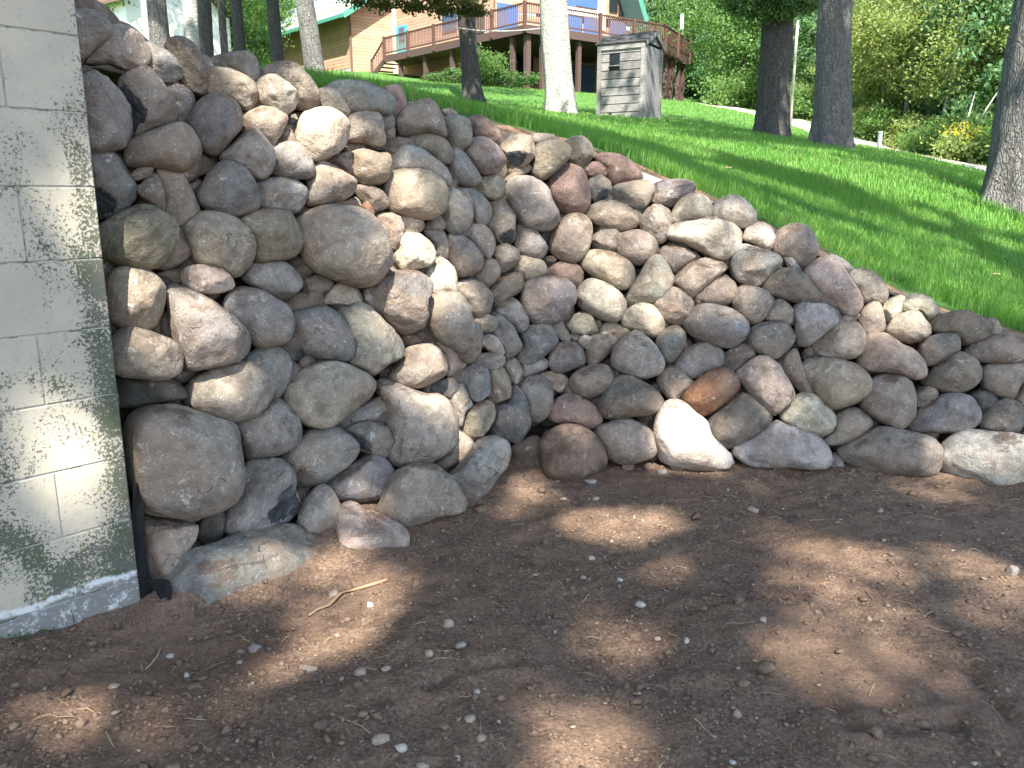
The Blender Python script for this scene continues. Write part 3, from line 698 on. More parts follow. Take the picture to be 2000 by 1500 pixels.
10 l 3 r 124 405 164 310 260 237 360 237 432 298 443 372 404 424 280 446 136 470
10 c -1 a 74 564 146 480 300 447 420 417 520 447 662 508 674 622 604 724 480 750 376 696 236 626 126 596
10 n 2 a 34 684 106 630 200 648 344 720 314 764 220 814 148 854 74 786
10 k 0 a 134 894 246 790 380 737 470 747 548 800 524 854 422 934 334 1004 280 1045 214 986 154 936
10 n 3 r 320 1014 416 940 530 867 592 908 633 970 604 1074 500 1114 384 1096
10 p 6 a -20 180 70 127 200 127 303 160 303 214 204 294 120 336 -30 310
8 o 2 a 1164 624 1216 570 1400 532 1490 552 1513 600 1454 724 1400 754 1276 726 1184 686
8 v 2 a 1409 834 1476 740 1560 717 1632 768 1648 880 1604 984 1540 1016 1434 956 1404 894
8 n 1 r 969 774 1076 700 1200 692 1320 737 1393 810 1384 884 1240 924 1096 896 1004 836
8 g 3 d300 984 564 1026 510 1100 497 1162 548 1173 632 1134 694 1060 704 1004 646
8 r 5 r 1034 364 1076 322 1180 317 1300 347 1370 417 1418 490 1404 544 1290 556 1180 576 1134 486 1110 430
8 r 4 a 952 444 1016 387 1153 418 1154 474 1100 509 996 496
8 r 0 r 694 534 754 430 850 397 932 438 982 540 1003 662 982 754 880 804 796 776 734 726 694 646
8 o 4 r 795 244 866 197 950 192 1012 248 1028 332 982 404 930 446 846 410 820 315
8 n 1 r 574 284 636 228 750 212 843 270 832 344 762 424 680 504 600 534 552 464 562 374
8 n 5 d250 294 254 376 187 490 177 552 218 578 290 542 374 480 416 380 418 330 345
8 v 0 r 44 314 64 210 160 187 250 237 310 307 348 395 292 464 200 489 136 456 62 366
8 r 6 r 50 54 130 22 220 57 292 138 303 212 280 260 200 225 90 200 70 115
5 v 3 r 1400 690 1440 655 1510 655 1572 690 1603 790 1584 884 1520 944 1446 906 1410 806
5 n 2 r 1019 694 1076 608 1160 557 1240 537 1320 567 1382 648 1408 762 1392 836 1280 800 1150 812 1074 828 1024 766
5 n 4 r 1064 834 1156 803 1290 792 1370 827 1432 898 1453 992 1420 1046 1340 1024 1226 956 1094 910
5 g 1 r 944 964 996 908 1100 892 1200 917 1300 987 1402 1068 1443 1180 1412 1236 1360 1190 1250 1122 1100 1104 984 1090
5 g 3 r 1424 930 1500 924 1590 997 1663 1130 1642 1194 1560 1214 1454 1170 1414 1070
8 y 4 r 94 574 174 490 250 467 322 528 333 602 292 684 200 676 134 626
5 n -1 r 924 1246 966 1112 1100 1087 1240 1092 1352 1158 1403 1260 1392 1364 1332 1444 1230 1474 1094 1448 944 1390
5 b 1 r 1394 1246 1500 1252 1592 1308 1608 1432 1572 1534 1480 1589 1404 1546 1374 1436
5 b 4 r 1424 1226 1550 1207 1660 1267 1742 1358 1763 1442 1720 1504 1640 1520 1580 1400
8 n 2 d290 234 704 310 667 372 698 412 790 433 880 433 972 390 1024 286 1008 224 946 184 886 230 810
8 p -1 r 359 614 394 520 480 492 570 517 650 577 702 690 742 780 783 830 720 894 610 919 496 896 412 786 370 696
8 g 3 r 424 884 500 872 580 927 652 1020 668 1082 620 1139 500 1118 434 1056
8 n -1 r 694 994 744 870 830 807 930 797 1002 848 1018 962 982 1084 930 1154 860 1179 774 1146 692 1074
8 n 3 a 1014 1004 1086 897 1160 907 1232 938 1248 1012 1220 1100 1106 1078 1024 1056
8 n 2 r 1232 954 1330 917 1420 927 1500 977 1548 1050 1504 1124 1400 1189 1294 1158 1224 1094
8 y -1 r 914 1154 976 1088 1070 1072 1200 1097 1312 1168 1373 1270 1352 1344 1260 1379 1146 1346 1004 1256
8 o 0 a 1294 1494 1326 1380 1384 1290 1474 1138 1550 1112 1612 1188 1648 1290 1624 1394 1540 1476 1420 1496
8 r 2 r 659 1254 716 1190 800 1167 900 1187 948 1250 938 1334 900 1394 816 1350 714 1296
8 n 3 r 400 1225 455 1122 560 1127 642 1178 653 1264 580 1296 500 1314 460 1270
8 d 6 a 612 934 690 917 724 960 660 1016 624 984
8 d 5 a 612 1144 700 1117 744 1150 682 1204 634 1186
8 d 7 a 324 534 444 440 530 407 553 450 454 496 376 546
8 n 8 a 1385 764 1500 728 1424 818 1384 806
5 y 1 r 674 954 750 927 870 957 952 967 968 1082 942 1154 870 1204 756 1196 694 1136 682 1034
5 k 6 a 490 1014 596 958 664 947 694 1080 694 1134 616 1110 554 1070
5 n 2 r 634 684 716 638 820 627 892 668 914 780 924 886 850 906 740 878 634 860 614 766
5 d 5 a 590 872 750 868 918 888 900 936 740 912 612 914
5 c -2 r 244 764 284 660 400 607 500 607 592 668 643 772 622 874 540 954 430 1014 336 1016 274 936 234 866
5 n 6 r 394 484 436 450 540 447 604 530 654 624 620 690 570 660 464 630 404 606
5 g 3 r 474 444 556 393 680 387 800 417 922 467 992 528 1003 612 960 660 830 654 720 655 630 626 584 536
5 g 5 a 864 654 960 637 1003 712 970 760 904 768
5 g 6 a 920 770 990 747 1003 822 960 930 920 860
5 r 7 r 924 454 1000 427 1062 448 1093 560 1062 636 1000 696 970 650 990 580
5 n 0 r 334 1054 416 1017 500 1037 600 1097 693 1160 684 1244 622 1304 500 1344 376 1369 294 1356 314 1200
5 n 2 r 700 1216 800 1207 882 1238 943 1310 953 1374 880 1406 820 1404 728 1310
5 u 2 r 746 1374 790 1322 832 1358 848 1422 820 1454 766 1416
5 n 8 a 600 1330 712 1306 744 1385 680 1390 560 1370
5 d 9 r 950 930 1010 856 1066 882 1010 940
5 d 8 r 870 1215 965 1145 965 1270 925 1290
8 c 10 r 285 190 350 172 425 172 440 215 350 240 285 245
8 k 10 r 545 175 640 162 735 178 748 225 640 255 560 235
5 n 12 r 1080 562 1140 565 1130 640 1090 640
5 n 10 r 1370 625 1440 607 1490 650 1440 690
0 n 4 r 2005 700 2070 690 2110 740 2090 800 2020 800
0 g 0 r 2030 800 2110 790 2150 850 2120 930 2040 920
0 l -3 r 2030 900 2110 870 2190 900 2200 960 2120 980 2040 960
0 n 4 r 2050 680 2130 690 2160 740 2100 760 2040 740
"""
PAL = {'n': (.268, .225, .186), 'g': (.25, .238, .226), 'b': (.215, .217, .215), 'p': (.232, .212, .205), 'k': (.335, .265, .225), 'l': (.42, .37, .31), 'c': (.43, .375, .30),
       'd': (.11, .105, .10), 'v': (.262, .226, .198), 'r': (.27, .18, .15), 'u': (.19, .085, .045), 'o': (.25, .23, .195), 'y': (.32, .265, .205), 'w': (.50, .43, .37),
       's': (.37, .355, .335), 't': (.30, .33, .30), 'x': (.165, .115, .085)}

NT_, NP_ = 44, 23
TH = np.linspace(0, 2 * math.pi, NT_, endpoint=False)
PH = np.linspace(-math.pi / 2, math.pi / 2, NP_)
def _faces():
    fc = []
    for i in range(1, NP_ - 2):
        for j in range(NT_):
            a = 1 + (i - 1) * NT_ + j; b = 1 + (i - 1) * NT_ + (j + 1) % NT_
            fc.append((a, b, b + NT_, a + NT_))
    last = 1 + (NP_ - 2) * NT_
    tr = [(0, 1 + (j + 1) % NT_, 1 + j) for j in range(NT_)] + [(last, last - NT_ + j, last - NT_ + (j + 1) % NT_) for j in range(NT_)]
    return fc + tr
STONE_F = _faces()
def catmull(P, per=9):
    n = len(P); out = []
    for i in range(n):
        p0, p1, p2, p3 = P[i - 1], P[i], P[(i + 1) % n], P[(i + 2) % n]
        for k in range(per):
            t_ = k / per
            out.append(.5 * (2 * p1 + (p2 - p0) * t_ + (2 * p0 - 5 * p1 + 4 * p2 - p3) * t_ ** 2 + (3 * p1 - p0 - 3 * p2 + p3) * t_ ** 3))
    return np.array(out)
def boulder(poly, back, shape, seed, colour, name, parent, grow=1.045):
    """poly: outline as surveyed; the stone is a full rounded body whose middle lies on the wall's sheet"""
    rg = np.random.default_rng(seed)
    ctr = poly.mean(0); a2 = 0; cx = 0; cy = 0
    for i in range(len(poly)):
        x0, y0 = poly[i - 1]; x1, y1 = poly[i]; cr = x0 * y1 - x1 * y0; a2 += cr; cx += (x0 + x1) * cr; cy += (y0 + y1) * cr
    if abs(a2) > 1: ctr = np.array([cx, cy]) / (3 * a2)
    C = on_wall(*ctr, 0.0) ; vd = ray(*ctr); vd = vd / np.linalg.norm(vd)
    C = C + vd * back
    zlow_ = C[2] - (poly[:, 1].max() - ctr[1]) / FPX * C[1] * .93
    if zlow_ < -.02: C = EYE + (C - EYE) * ((CAM_H + .02) / (CAM_H - zlow_))
    C0 = C.copy()
    n_ = wall_normal(on_wall(*ctr, 0.0)) * .45 - vd * .55; n_ /= np.linalg.norm(n_)
    if shape[0] == 't':      # a slab lying back against the foot of the wall: its lower edge is on the ground
        n_ = -vd * .42 + wall_normal(on_wall(*ctr, 0.0)) * .18 + np.array([0, 0, .62]); n_ /= np.linalg.norm(n_)
        ib = poly[:, 1].argmax(); gb = ground(poly[ib, 0], poly[ib, 1], -.10 if ctr[0] < 600 else -.03); r = ray(*ctr)
        C = EYE + r * (np.dot(gb - EYE, n_) / np.dot(r, n_)); C0 = C.copy()
    dense = catmull(poly); W3 = []
    for q in dense:
        r = ray(*q); k_ = np.dot(C - EYE, n_) / np.dot(r, n_); W3.append(EYE + r * k_)
    W3 = np.array(W3) - C
    ex = np.cross((0, 0, 1.0), n_); ex /= np.linalg.norm(ex); ey = np.cross(n_, ex)
    px, py = W3 @ ex, W3 @ ey
    th = np.arctan2(py, px); ra = np.hypot(px, py) * grow
    o_ = np.argsort(th); th, ra = th[o_], ra[o_]
    R = np.interp(TH, np.r_[th - 2 * math.pi, th, th + 2 * math.pi], np.r_[ra, ra, ra], period=None) if False else np.interp((TH + math.pi) % (2 * math.pi) - math.pi, np.r_[th[-1] - 2 * math.pi, th, th[0] + 2 * math.pi], np.r_[ra[-1], ra, ra[0]])
    ang = shape[0] != 'r'
    if not ang: R = (R * 6 + np.roll(R, 1) + np.roll(R, -1)) / 8
    size = math.sqrt(np.mean(R ** 2)); mn = np.sort(R)[: NT_ // 3].mean()
    dep = min(.95 * mn + .12 * size, .26)
    dep *= rg.uniform(.9, 1.1)
    e = 2.2 if not ang else 2.9
    e += rg.uniform(-.1, .3)
    if shape[0] == 't': dep *= .62; e = 3.4
    V = [np.array([0, 0, -dep])]
    for ph in PH[1:-1]:
        cr_ = abs(math.cos(ph)) ** (2 / e); sh = math.copysign(abs(math.sin(ph)) ** (2 / e), ph)
        for j in range(NT_): V.append(np.array([R[j] * math.cos(TH[j]) * cr_, R[j] * math.sin(TH[j]) * cr_, dep * sh]))
    V.append(np.array([0, 0, dep])); V = np.array(V)
    # planes that take the roundness off the faces
    cuts = []
    ncut = rg.integers(5, 9) if ang else rg.integers(4, 8)
    for _ in range(ncut):
        az = rg.uniform(0, 2 * math.pi); el = rg.uniform(.35, 1.25)
        mdir = np.array([math.cos(az) * math.cos(el), math.sin(az) * math.cos(el), math.sin(el)])
        cuts.append((mdir, rg.uniform(.74, .93) if ang else rg.uniform(.80, .96), .95 if ang else .82, False))
    if shape[0] == 'd':
        az = math.radians(float(shape[1:])); mdir = np.array([math.cos(az) * .72, math.sin(az) * .72, .69]); cuts.append((mdir, .70, .97, True))
    hit = np.zeros(len(V), bool)
    for mdir, fr_, st, dark in cuts:
        s_ = V @ mdir; lim = s_.max() * fr_; over = np.maximum(s_ - lim, 0)
        V = V - np.outer(over * st, mdir)
        if dark: hit |= over > .004
    k1 = 1.15 / size; o3 = rg.uniform(0, 50, 3)
    Q = V * k1 + o3
    nz = fbm(Q[:, 0], Q[:, 1], Q[:, 2], 3, seed) * (.085 if ang else .06)
    rid = np.abs(fbm(Q[:, 0] * 2.3, Q[:, 1] * 2.3, Q[:, 2] * 2.3, 3, seed + 3)); nz = nz + (rid - .35) * (.06 if ang else .03)
    fine = fbm(Q[:, 0] * 7, Q[:, 1] * 7, Q[:, 2] * 7, 2, seed + 7) * .014
    edge = 1 - .55 * np.exp(-(V[:, 2] / (dep * .35)) ** 2)          # keep the outline, work the face
    V = V * (1 + (nz * edge + fine))[:, None]
    W = V[:, :1] * ex + V[:, 1:2] * ey + V[:, 2:] * n_
    me = mesh(name, W, STONE_F, MATS["boulder"], True)
    if shape[0] == 'd':
        me.materials.append(MATS["broken_face"])
        for p_ in me.polygons:
            if all(hit[i] for i in p_.vertices): p_.material_index = 1
    o = link(name, me, parent, C0)
    j = rg.normal(0, .02, 3) + rg.normal(0, .14)
    o.color = tuple(np.clip((np.array(colour) * .8 + np.mean(colour) * .2) * np.array([1.06, 1.05, 1.0]) * (1 + j), .02, .8)) + (1,)
    return o
wall_root = tag(empty("boulder_wall", (*ground(1000, 940)[:2], 0)), "dry stacked retaining wall of rounded grey and brown field boulders", "stone wall")
k = 0
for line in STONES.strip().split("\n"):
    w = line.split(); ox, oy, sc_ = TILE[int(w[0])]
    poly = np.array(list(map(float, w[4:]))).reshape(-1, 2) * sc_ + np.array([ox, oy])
    boulder(poly, float(w[2]) / 100, w[3], 100 + k, PAL[w[1]], "stone", wall_root); k += 1  # one thin dark slab at the upper left is shade, built as stone
# black filter cloth and earth right behind the stones
us, vs = [], []
rows, colsn = 34, 130; V = []
path = np.concatenate([np.linspace(A1 - (B1 - A1) * .35, B1, 60), np.linspace(A2, B2 + (B2 - A2) * .45, 70)])
P1 = A1 - (B1 - A1) * .30; P2 = B2 + (B2 - A2) * .6
def foot(s, off, z_=0.0):
    # meeting point of the two set-back lines, then along either
    o1 = A1 + N1 * (off + BAT1 * max(z_, 0)); d1 = (B1 - A1) / np.linalg.norm(B1 - A1); o2 = A2 + N2 * (off + BAT * max(z_, 0)); d2 = (B2 - A2) / np.linalg.norm(B2 - A2)
    t1 = np.linalg.solve(np.c_[d1, -d2], o2 - o1); K = o1 + d1 * t1[0]
    L1, L2 = 2.3, 4.2
    return K + d1 * (s * L1) if s < 0 else K + d2 * (s * L2)
ss = np.r_[np.linspace(-1, 0, 60), np.linspace(.01, 1, 80)]
for s_ in ss:
    top = None
    for j in range(30):
        z_ = -.25
        # rise until the lawn is met
        pass
    b0 = foot(s_, .10 + .13)
    zt = 0.0
    for it in range(25):
        q = foot(s_, .10 + .13, zt); zt = .6 * zt + .4 * (float(hill(q[0], q[1])) - .10)
    for j in range(30):
        z_ = -.2 + (zt + .2) * j / 29; q = foot(s_, .10 + .13 + .02 * float(vnoise(s_ * 40, z_ * 9, seed=3)), z_); V.append((q[0], q[1], z_))
nn = len(ss); ix = np.arange(nn * 30).reshape(nn, 30)
fcs = np.stack([ix[:-1, :-1], ix[1:, :-1], ix[1:, 1:], ix[:-1, 1:]], -1).reshape(-1, 4)
link("filter_cloth", mesh("filter_cloth", np.array(V), fcs, MATS["backing_fabric"], True), wall_root)

# chinking: small stones and rubble packed in behind, seen only through the joints
import bmesh
bm_ = bmesh.new(); bmesh.ops.create_icosphere(bm_, subdivisions=2, radius=1.0); CV = np.array([v_.co[:] for v_ in bm_.verts]); CF = np.array([[v_.index for v_ in f_.verts] for f_ in bm_.faces]); bm_.free()
rc_ = np.random.default_rng(44); Vc = []; Fc_ = []; nC = 0
for i in range(1500):
    s_ = rc_.uniform(-.95, .95); z_ = rc_.uniform(0, 2.0); q = foot(s_, .10 + rc_.uniform(.05, .13), z_)
    if z_ > float(hill(q[0], q[1])) - .12: continue
    r_ = rc_.uniform(.035, .075); o3 = rc_.uniform(0, 40, 3); Vq = CV.copy()
    for _ in range(5):
        m_ = rc_.normal(size=3); m_ /= np.linalg.norm(m_); Vq = Vq - np.outer(np.maximum(Vq @ m_ - rc_.uniform(.5, .85), 0) * .95, m_)
    Vq = Vq * rc_.uniform(.7, 1.25, 3) * r_ + np.array([q[0], q[1], z_]); Vc.append(Vq); Fc_.append(CF + nC); nC += len(CV)
o = link("chinking_stones", mesh("chinking_stones", np.concatenate(Vc), np.concatenate(Fc_), MATS["boulder"]), wall_root); o.color = (.17, .14, .12, 1); tag(o, kind="stuff")
# loose end of black filter cloth hanging at the block corner
def ribbon(name, pts_px, width_px, back, parent=None):
    V = []; n = len(pts_px)
    for i, (u, v) in enumerate(pts_px):
        for s_ in (-1, -.33, .33, 1):
            P = on_wall(u + s_ * width_px[i] / 2, v, 0.0); r = ray(u, v); r = r / np.linalg.norm(r)
            V.append(P + r * (back + .012 * math.sin(i * 1.3 + s_ * 2)))
    f = [(i * 4 + j, i * 4 + j + 1, i * 4 + 5 + j, i * 4 + 4 + j) for i in range(n - 1) for j in range(3)]
    me = mesh(name, V, f, MATS["fabric"], True); o = link(name, me, parent)
    md = o.modifiers.new("thick", 'SOLIDIFY'); md.thickness = .004
    sd = o.modifiers.new("soft", 'SUBSURF'); sd.levels = 1; sd.render_levels = 1
    return o
fab = tag(empty("filter_cloth", ground(290, 1180)), "loose black filter cloth hanging beside the block corner at the wall foot", "fabric")
ribbon("strip", [(272, 940), (270, 990), (268, 1050), (268, 1090), (280, 1140), (292, 1192)], [26, 26, 26, 30, 36, 26], -.13, fab)
ribbon("flap", [(305, 1130), (316, 1145), (324, 1165), (326, 1200)], [50, 40, 22, 14], -.2, fab)
# ------------------------------------------------------------------ trees
def trunk_mesh(name, base, lean, height, r0, r1, mat_, flare=.55, flare_h=.9, seed=0, seg=40, rings=60, rough=.05, sink=.4):
    rg = np.random.default_rng(seed); zs = np.r_[-sink, np.linspace(0, 1, rings - 1) ** 1.6 * height]
    th = np.linspace(0, 2 * math.pi, seg, endpoint=False); V = []
    lobes = rg.integers(4, 7); ph = rg.uniform(0, 6.3)
    for z_ in zs:
        t_ = max(z_, 0) / height; r = r0 * (1 - t_) + r1 * t_
        fl = flare * math.exp(-max(z_, 0) / (flare_h * .45))
        cx = lean[0] * z_ + .06 * r0 * math.sin(z_ * .9 + ph) * min(1, max(z_, 0)); cy = lean[1] * z_
        rad = r * (1 + fl * (.62 + .38 * np.cos(lobes * th + ph)))
        nz = fbm(np.cos(th) * 3.5 / 1 + seed, np.sin(th) * 3.5, np.full_like(th, z_ * 1.1), 3, seed) * rough
        rd = np.abs(fbm(np.cos(th) * 9 + seed, np.sin(th) * 9, np.full_like(th, z_ * 1.7), 2, seed + 5)) * rough * .9
        rad = rad * (1 + nz - rd)
        V.append(np.stack([cx + rad * np.cos(th), cy + rad * np.sin(th), np.full_like(th, z_)], -1))
    V = np.concatenate(V); n = len(zs); ix = np.arange(n * seg).reshape(n, seg)
    f = np.stack([ix[:-1], np.roll(ix, -1, 1)[:-1], np.roll(ix, -1, 1)[1:], ix[1:]], -1).reshape(-1, 4)
    return mesh(name, V, f, MATS[mat_], True)
def leaves(centres, size, rg, up=.5, aspect=.62):
    n = len(centres); nr = rg.normal(size=(n, 3)); nr[:, 2] += up * 2 * rg.uniform(.2, 1, n); nr /= np.linalg.norm(nr, axis=1)[:, None]
    a = np.cross(nr, rg.normal(size=(n, 3))); a /= np.linalg.norm(a, axis=1)[:, None]; b = np.cross(nr, a)
    s_ = (size * rg.uniform(.6, 1.35, n))[:, None]
    V = np.stack([centres - a * s_, centres - b * s_ * aspect + nr * s_ * .15, centres + a * s_, centres + b * s_ * aspect + nr * s_ * .15], 1).reshape(-1, 3)
    return V, np.arange(n * 4).reshape(n, 4)
def crown_points(rg, radii, nclump, per, clump_r, hollow=.35):
    d = rg.normal(size=(nclump, 3)); d /= np.linalg.norm(d, axis=1)[:, None]
    r = (hollow ** 3 + (1 - hollow ** 3) * rg.uniform(0, 1, nclump)) ** (1 / 3)
    r = r * (1 + .22 * vnoise(d[:, 0] * 2.1 + 5, d[:, 1] * 2.1, d[:, 2] * 2.1, int(rg.integers(1000))))
    c_ = d * r[:, None] * np.array(radii)
    cs = clump_r * rg.uniform(.5, 1.4, nclump)
    p = np.repeat(c_, per, 0) + rg.normal(size=(nclump * per, 3)) * np.repeat(cs, per)[:, None] * np.array([1, 1, .6])
    return p, c_
CROWN = {}
def crown_mesh(key, radii, nclump, per, clump_r, size, mat_, seed):
    if key not in CROWN:
        rg = np.random.default_rng(seed); p, _ = crown_points(rg, radii, nclump, per, clump_r); V, f = leaves(p, size, rg)
        CROWN[key] = mesh("crown", V, f, MATS[mat_])
    return CROWN[key]
def limbs(base, lean, height, r1, n, reach, mat_, parent, seed, top=1.0):
    rg = np.random.default_rng(seed)
    for i in range(n):
        z0 = height * rg.uniform(.62, .98); az = rg.uniform(0, 2 * math.pi); L = reach * rg.uniform(.6, 1.1); P = []
        for k_ in range(6):
            q = k_ / 5; P.append(np.array(base) + np.array([lean[0] * z0 + math.cos(az) * L * q, lean[1] * z0 + math.sin(az) * L * q, z0 + L * .55 * q ** 1.3 + rg.uniform(-.15, .15) * q]))
        MB().tube(P, np.linspace(r1 * .7, r1 * .12, 6), 7).build("limb", MATS[mat_], parent, True)
def tree(name, label, base, height, r0, mat_, crown_key, crown_r, crown_z, lean=(0, 0), group=None, seed=0, flare=.5, nl=5, cat="tree", rough=.05, cscale=1.0, fh=.9):
    t_ = tag(empty(name, base), label, cat, group)
    link("trunk", trunk_mesh("trunk", base, lean, height, r0, r0 * .55, mat_, flare, fh, seed, rough=rough), t_, base)
    if nl: limbs(base, lean, height, r0 * .5, nl, crown_r, mat_, t_, seed)
    o = link("crown", CROWN[crown_key], t_, np.array(base) + np.array([lean[0] * crown_z, lean[1] * crown_z, crown_z])); o.scale = (cscale,) * 3; o.rotation_euler = (0, 0, seed * 1.7)
    return t_
crown_mesh("oakA", (4.2, 4.2, 2.6), 130, 42, .55, .13, "leaf_mid", 1)
crown_mesh("oakB", (3.8, 4.4, 2.4), 120, 42, .55, .13, "leaf_oak", 2)
crown_mesh("woodA", (2.7, 2.7, 3.6), 150, 100, .40, .078, "leaf_mid", 3)
crown_mesh("woodB", (2.6, 2.6, 3.2), 130, 95, .40, .072, "leaf_yellow", 4)
crown_mesh("woodC", (3.0, 3.0, 4.2), 160, 100, .46, .085, "leaf_dark", 5)
crown_mesh("woodD", (2.4, 2.4, 3.0), 130, 95, .38, .078, "leaf_blue", 6)
crown_mesh("shrubA", (1.2, 1.2, .9), 70, 60, .22, .06, "leaf_mid", 7)
crown_mesh("shrubB", (1.1, 1.1, .8), 70, 60, .22, .055, "leaf_yellow", 8)
crown_mesh("oakBough", (1.5, 1.0, .5), 34, 22, .2, .10, "leaf_oak", 10)
UP3 = np.array([0, 0, 1.0])
crown_mesh("shrubD", (1.6, 1.2, .55), 60, 50, .18, .07, "leaf_dark", 9)
def at_lawn(u, v, y):
    P = pt(u, v, y); P[2] = float(hill(P[0], P[1])); return P
def lean_to(base, u_top, v_top, z_above):
    """sideways lean per metre so that the trunk passes u_top at that height"""
    a = (u_top - 1000) / FPX; zz = base[2] + z_above - CAM_H; fw = base[1] * CP - zz * SP
    return ((a * fw - base[0]) / z_above, 0)
def px_r(wpx, P): return wpx / FPX * (P[1] * CP - (P[2] + 1 - CAM_H) * SP) / 2
# trunks that stand on the lawn
for (nm, lb, u, v, y, wpx, bk, ck, cz, utop, sd, fl) in [
    ("oak_tree", "pale sunlit oak trunk standing left of the grey outhouse", 1096, 222, 20, 58, "bark_pale", "oakA", 12.5, 1082, 11, .42),
    ("oak_tree", "dark oak trunk with flared roots in front of the deck, clothesline tied to it", 924, 203, 30, 36, "bark_dark", "oakB", 12.2, 907, 12, .75),
    ("oak_tree", "dark oak trunk on the lawn, left one of the pair right of the outhouse", 1508, 268, 18, 62, "bark_dark", "oakA", 14.0, 1518, 13, .45),
    ("oak_tree", "greyish oak trunk dappled with sun, right one of the pair right of the outhouse", 1622, 288, 15, 66, "bark_oak", "oakA", 14.5, 1634, 14, .5),
    ("oak_tree", "thick furrowed oak trunk cut off by the right edge of the picture", 1994, 378, 8.6, 128, "bark_oak", "oakB", 12.0, 2048, 15, .4),
    ("oak_tree", "grey leaning trunk rising behind the boulders in front of the cedar wing", 622, 178, 17, 38, "bark_grey", "oakB", 11.0, 596, 16, .30),
    ("oak_tree", "nearly black trunk before the left end of the cedar wing", 543, 130, 25, 25, "bark_dark", "oakA", 13.0, 532, 17, .35),
    ("oak_tree", "broad grey and black trunk behind the boulders at the upper left", 316, 105, 18, 38, "bark_oak", "oakA", 10.6, 306, 18, .30),
    ("oak_tree", "dark brown trunk behind the pale sunlit one at the upper left", 404, 118, 22, 27, "bark_dark", "oakB", 11.8, 398, 19, .30),
    ("oak_tree", "thin dark trunk second to the left of the cedar wing's black trunk", 440, 118, 34, 15, "bark_dark", "oakA", 14.0, 432, 20, .3),
    ("oak_tree", "slim dark trunk next to the left of the cedar wing's black trunk", 472, 118, 27, 23, "bark_dark", "oakB", 13.0, 461, 21, .3),
    ("sunlit_tree", "trunk with sunlight put into its white bark, between two dark trunks at the upper left", 375, 112, 19, 29, "bark_birch_sun", "oakA", 11.2, 370, 22, .15),  # white bark colour stands in for full sun on the trunk
    ("sunlit_tree", "slim trunk with sunlight put into its white bark, beside the white garage at the upper left", 290, 100, 38, 13, "bark_birch_sun", "oakA", 15.0, 281, 23, .15)]:
    B = at_lawn(u, v, y); r0 = px_r(wpx, B)
    zt = zat(B, 5) - B[2]
    tr_ = tree(nm, lb, B, cz + 1.5, r0, bk, ck, 3.0, cz, lean_to(B, utop, 5, max(zt, 1.0)), None, sd, fl, 5, rough=.07 if wpx > 50 else .05, fh=1.0 if wpx < 100 else .6, cscale=.8 if cz > 13.9 and y < 19 else 1.0)
    if sd == 13:        # a leafy bough hanging low in front of the trunk
        q_ = pt(1495, 12, 17.4); MB().tube([B + UP3 * (q_[2] - B[2] - .3), (B + UP3 * (q_[2] - B[2])) * .5 + q_ * .5 + UP3 * .15, q_], [.05, .035, .012], 6).build("bough", MATS[bk], tr_, True)
        for (du, dv, sc__) in ((0, 0, .45), (45, -4, .4), (-40, -12, .4), (90, -16, .35)):
            o = link("bough_leaves", CROWN["shrubD"], tr_, pt(1495 + du, 10 + dv, 17.3)); o.scale = (sc__,) * 3
    if sd == 12:
        for (du, dv, sc__) in ((0, 0, .75), (-55, -6, .7), (-120, -10, .75), (-175, -14, .6), (30, 8, .5)):
            o = link("bough_leaves", CROWN["oakBough"], tr_, pt(885 + du, 6 + dv, 28.5)); o.scale = (sc__,) * 3
        MB().tube([B + UP3 * (pt(905, 0, 30)[2] - B[2]), pt(840, -10, 29), pt(700, -12, 28.5)], [.08, .05, .015], 6).build("bough", MATS[bk], tr_, True)

# ------------------------------------------------------------------ the wood behind: trees one by one
rg = np.random.default_rng(5)
def wood_tree(u, y, h, key, sc_, bk, label, group, pale=False):
    P = pt(u, 200, y); P[2] = float(hill(P[0], P[1])) - .05
    t_ = tag(empty("wood_tree", P), label, "tree", group)
    ln = (rg.uniform(-.04, .04), rg.uniform(-.03, .03)); r0 = (.05 if pale else .09) + h * .006
    MB().tube([np.array([P[0] + ln[0] * q * h + .1 * math.sin(q * 7 + u), P[1] + ln[1] * q * h, P[2] + q * h]) for q in np.linspace(0, 1, 9)], np.linspace(r0, r0 * .25, 9), 8).build("trunk", MATS[bk], t_, True)
    for k_ in range(3):
        z0 = h * rg.uniform(.35, .8); az = rg.uniform(0, 6.28); L = rg.uniform(.8, 1.8)
        b0 = P + np.array([ln[0] * z0, ln[1] * z0, z0])
        MB().tube([b0, b0 + np.array([math.cos(az) * L * .5, math.sin(az) * L * .5, L * .45]), b0 + np.array([math.cos(az) * L, math.sin(az) * L, L])], [r0 * .4, r0 * .25, r0 * .1], 6).build("limb", MATS[bk], t_, True)
    o = link("crown", CROWN[key], t_, P + np.array([ln[0] * h * .65, ln[1] * h * .65, h * .48])); o.scale = (sc_ * 1.1, sc_ * 1.1, sc_ * rg.uniform(1.1, 1.4)); o.rotation_euler = (rg.uniform(-.2, .2), rg.uniform(-.2, .2), rg.uniform(0, 6.28))
GR = "trees of the wood at the right"
LB = {"woodA": "mid green leafy tree in the wood behind the lawn at the right", "woodB": "yellow green slender tree in the wood behind the lawn at the right",
      "woodC": "dark green dense tree at the back of the wood on the right", "woodD": "bluish green leafy tree in the wood behind the lawn at the right"}
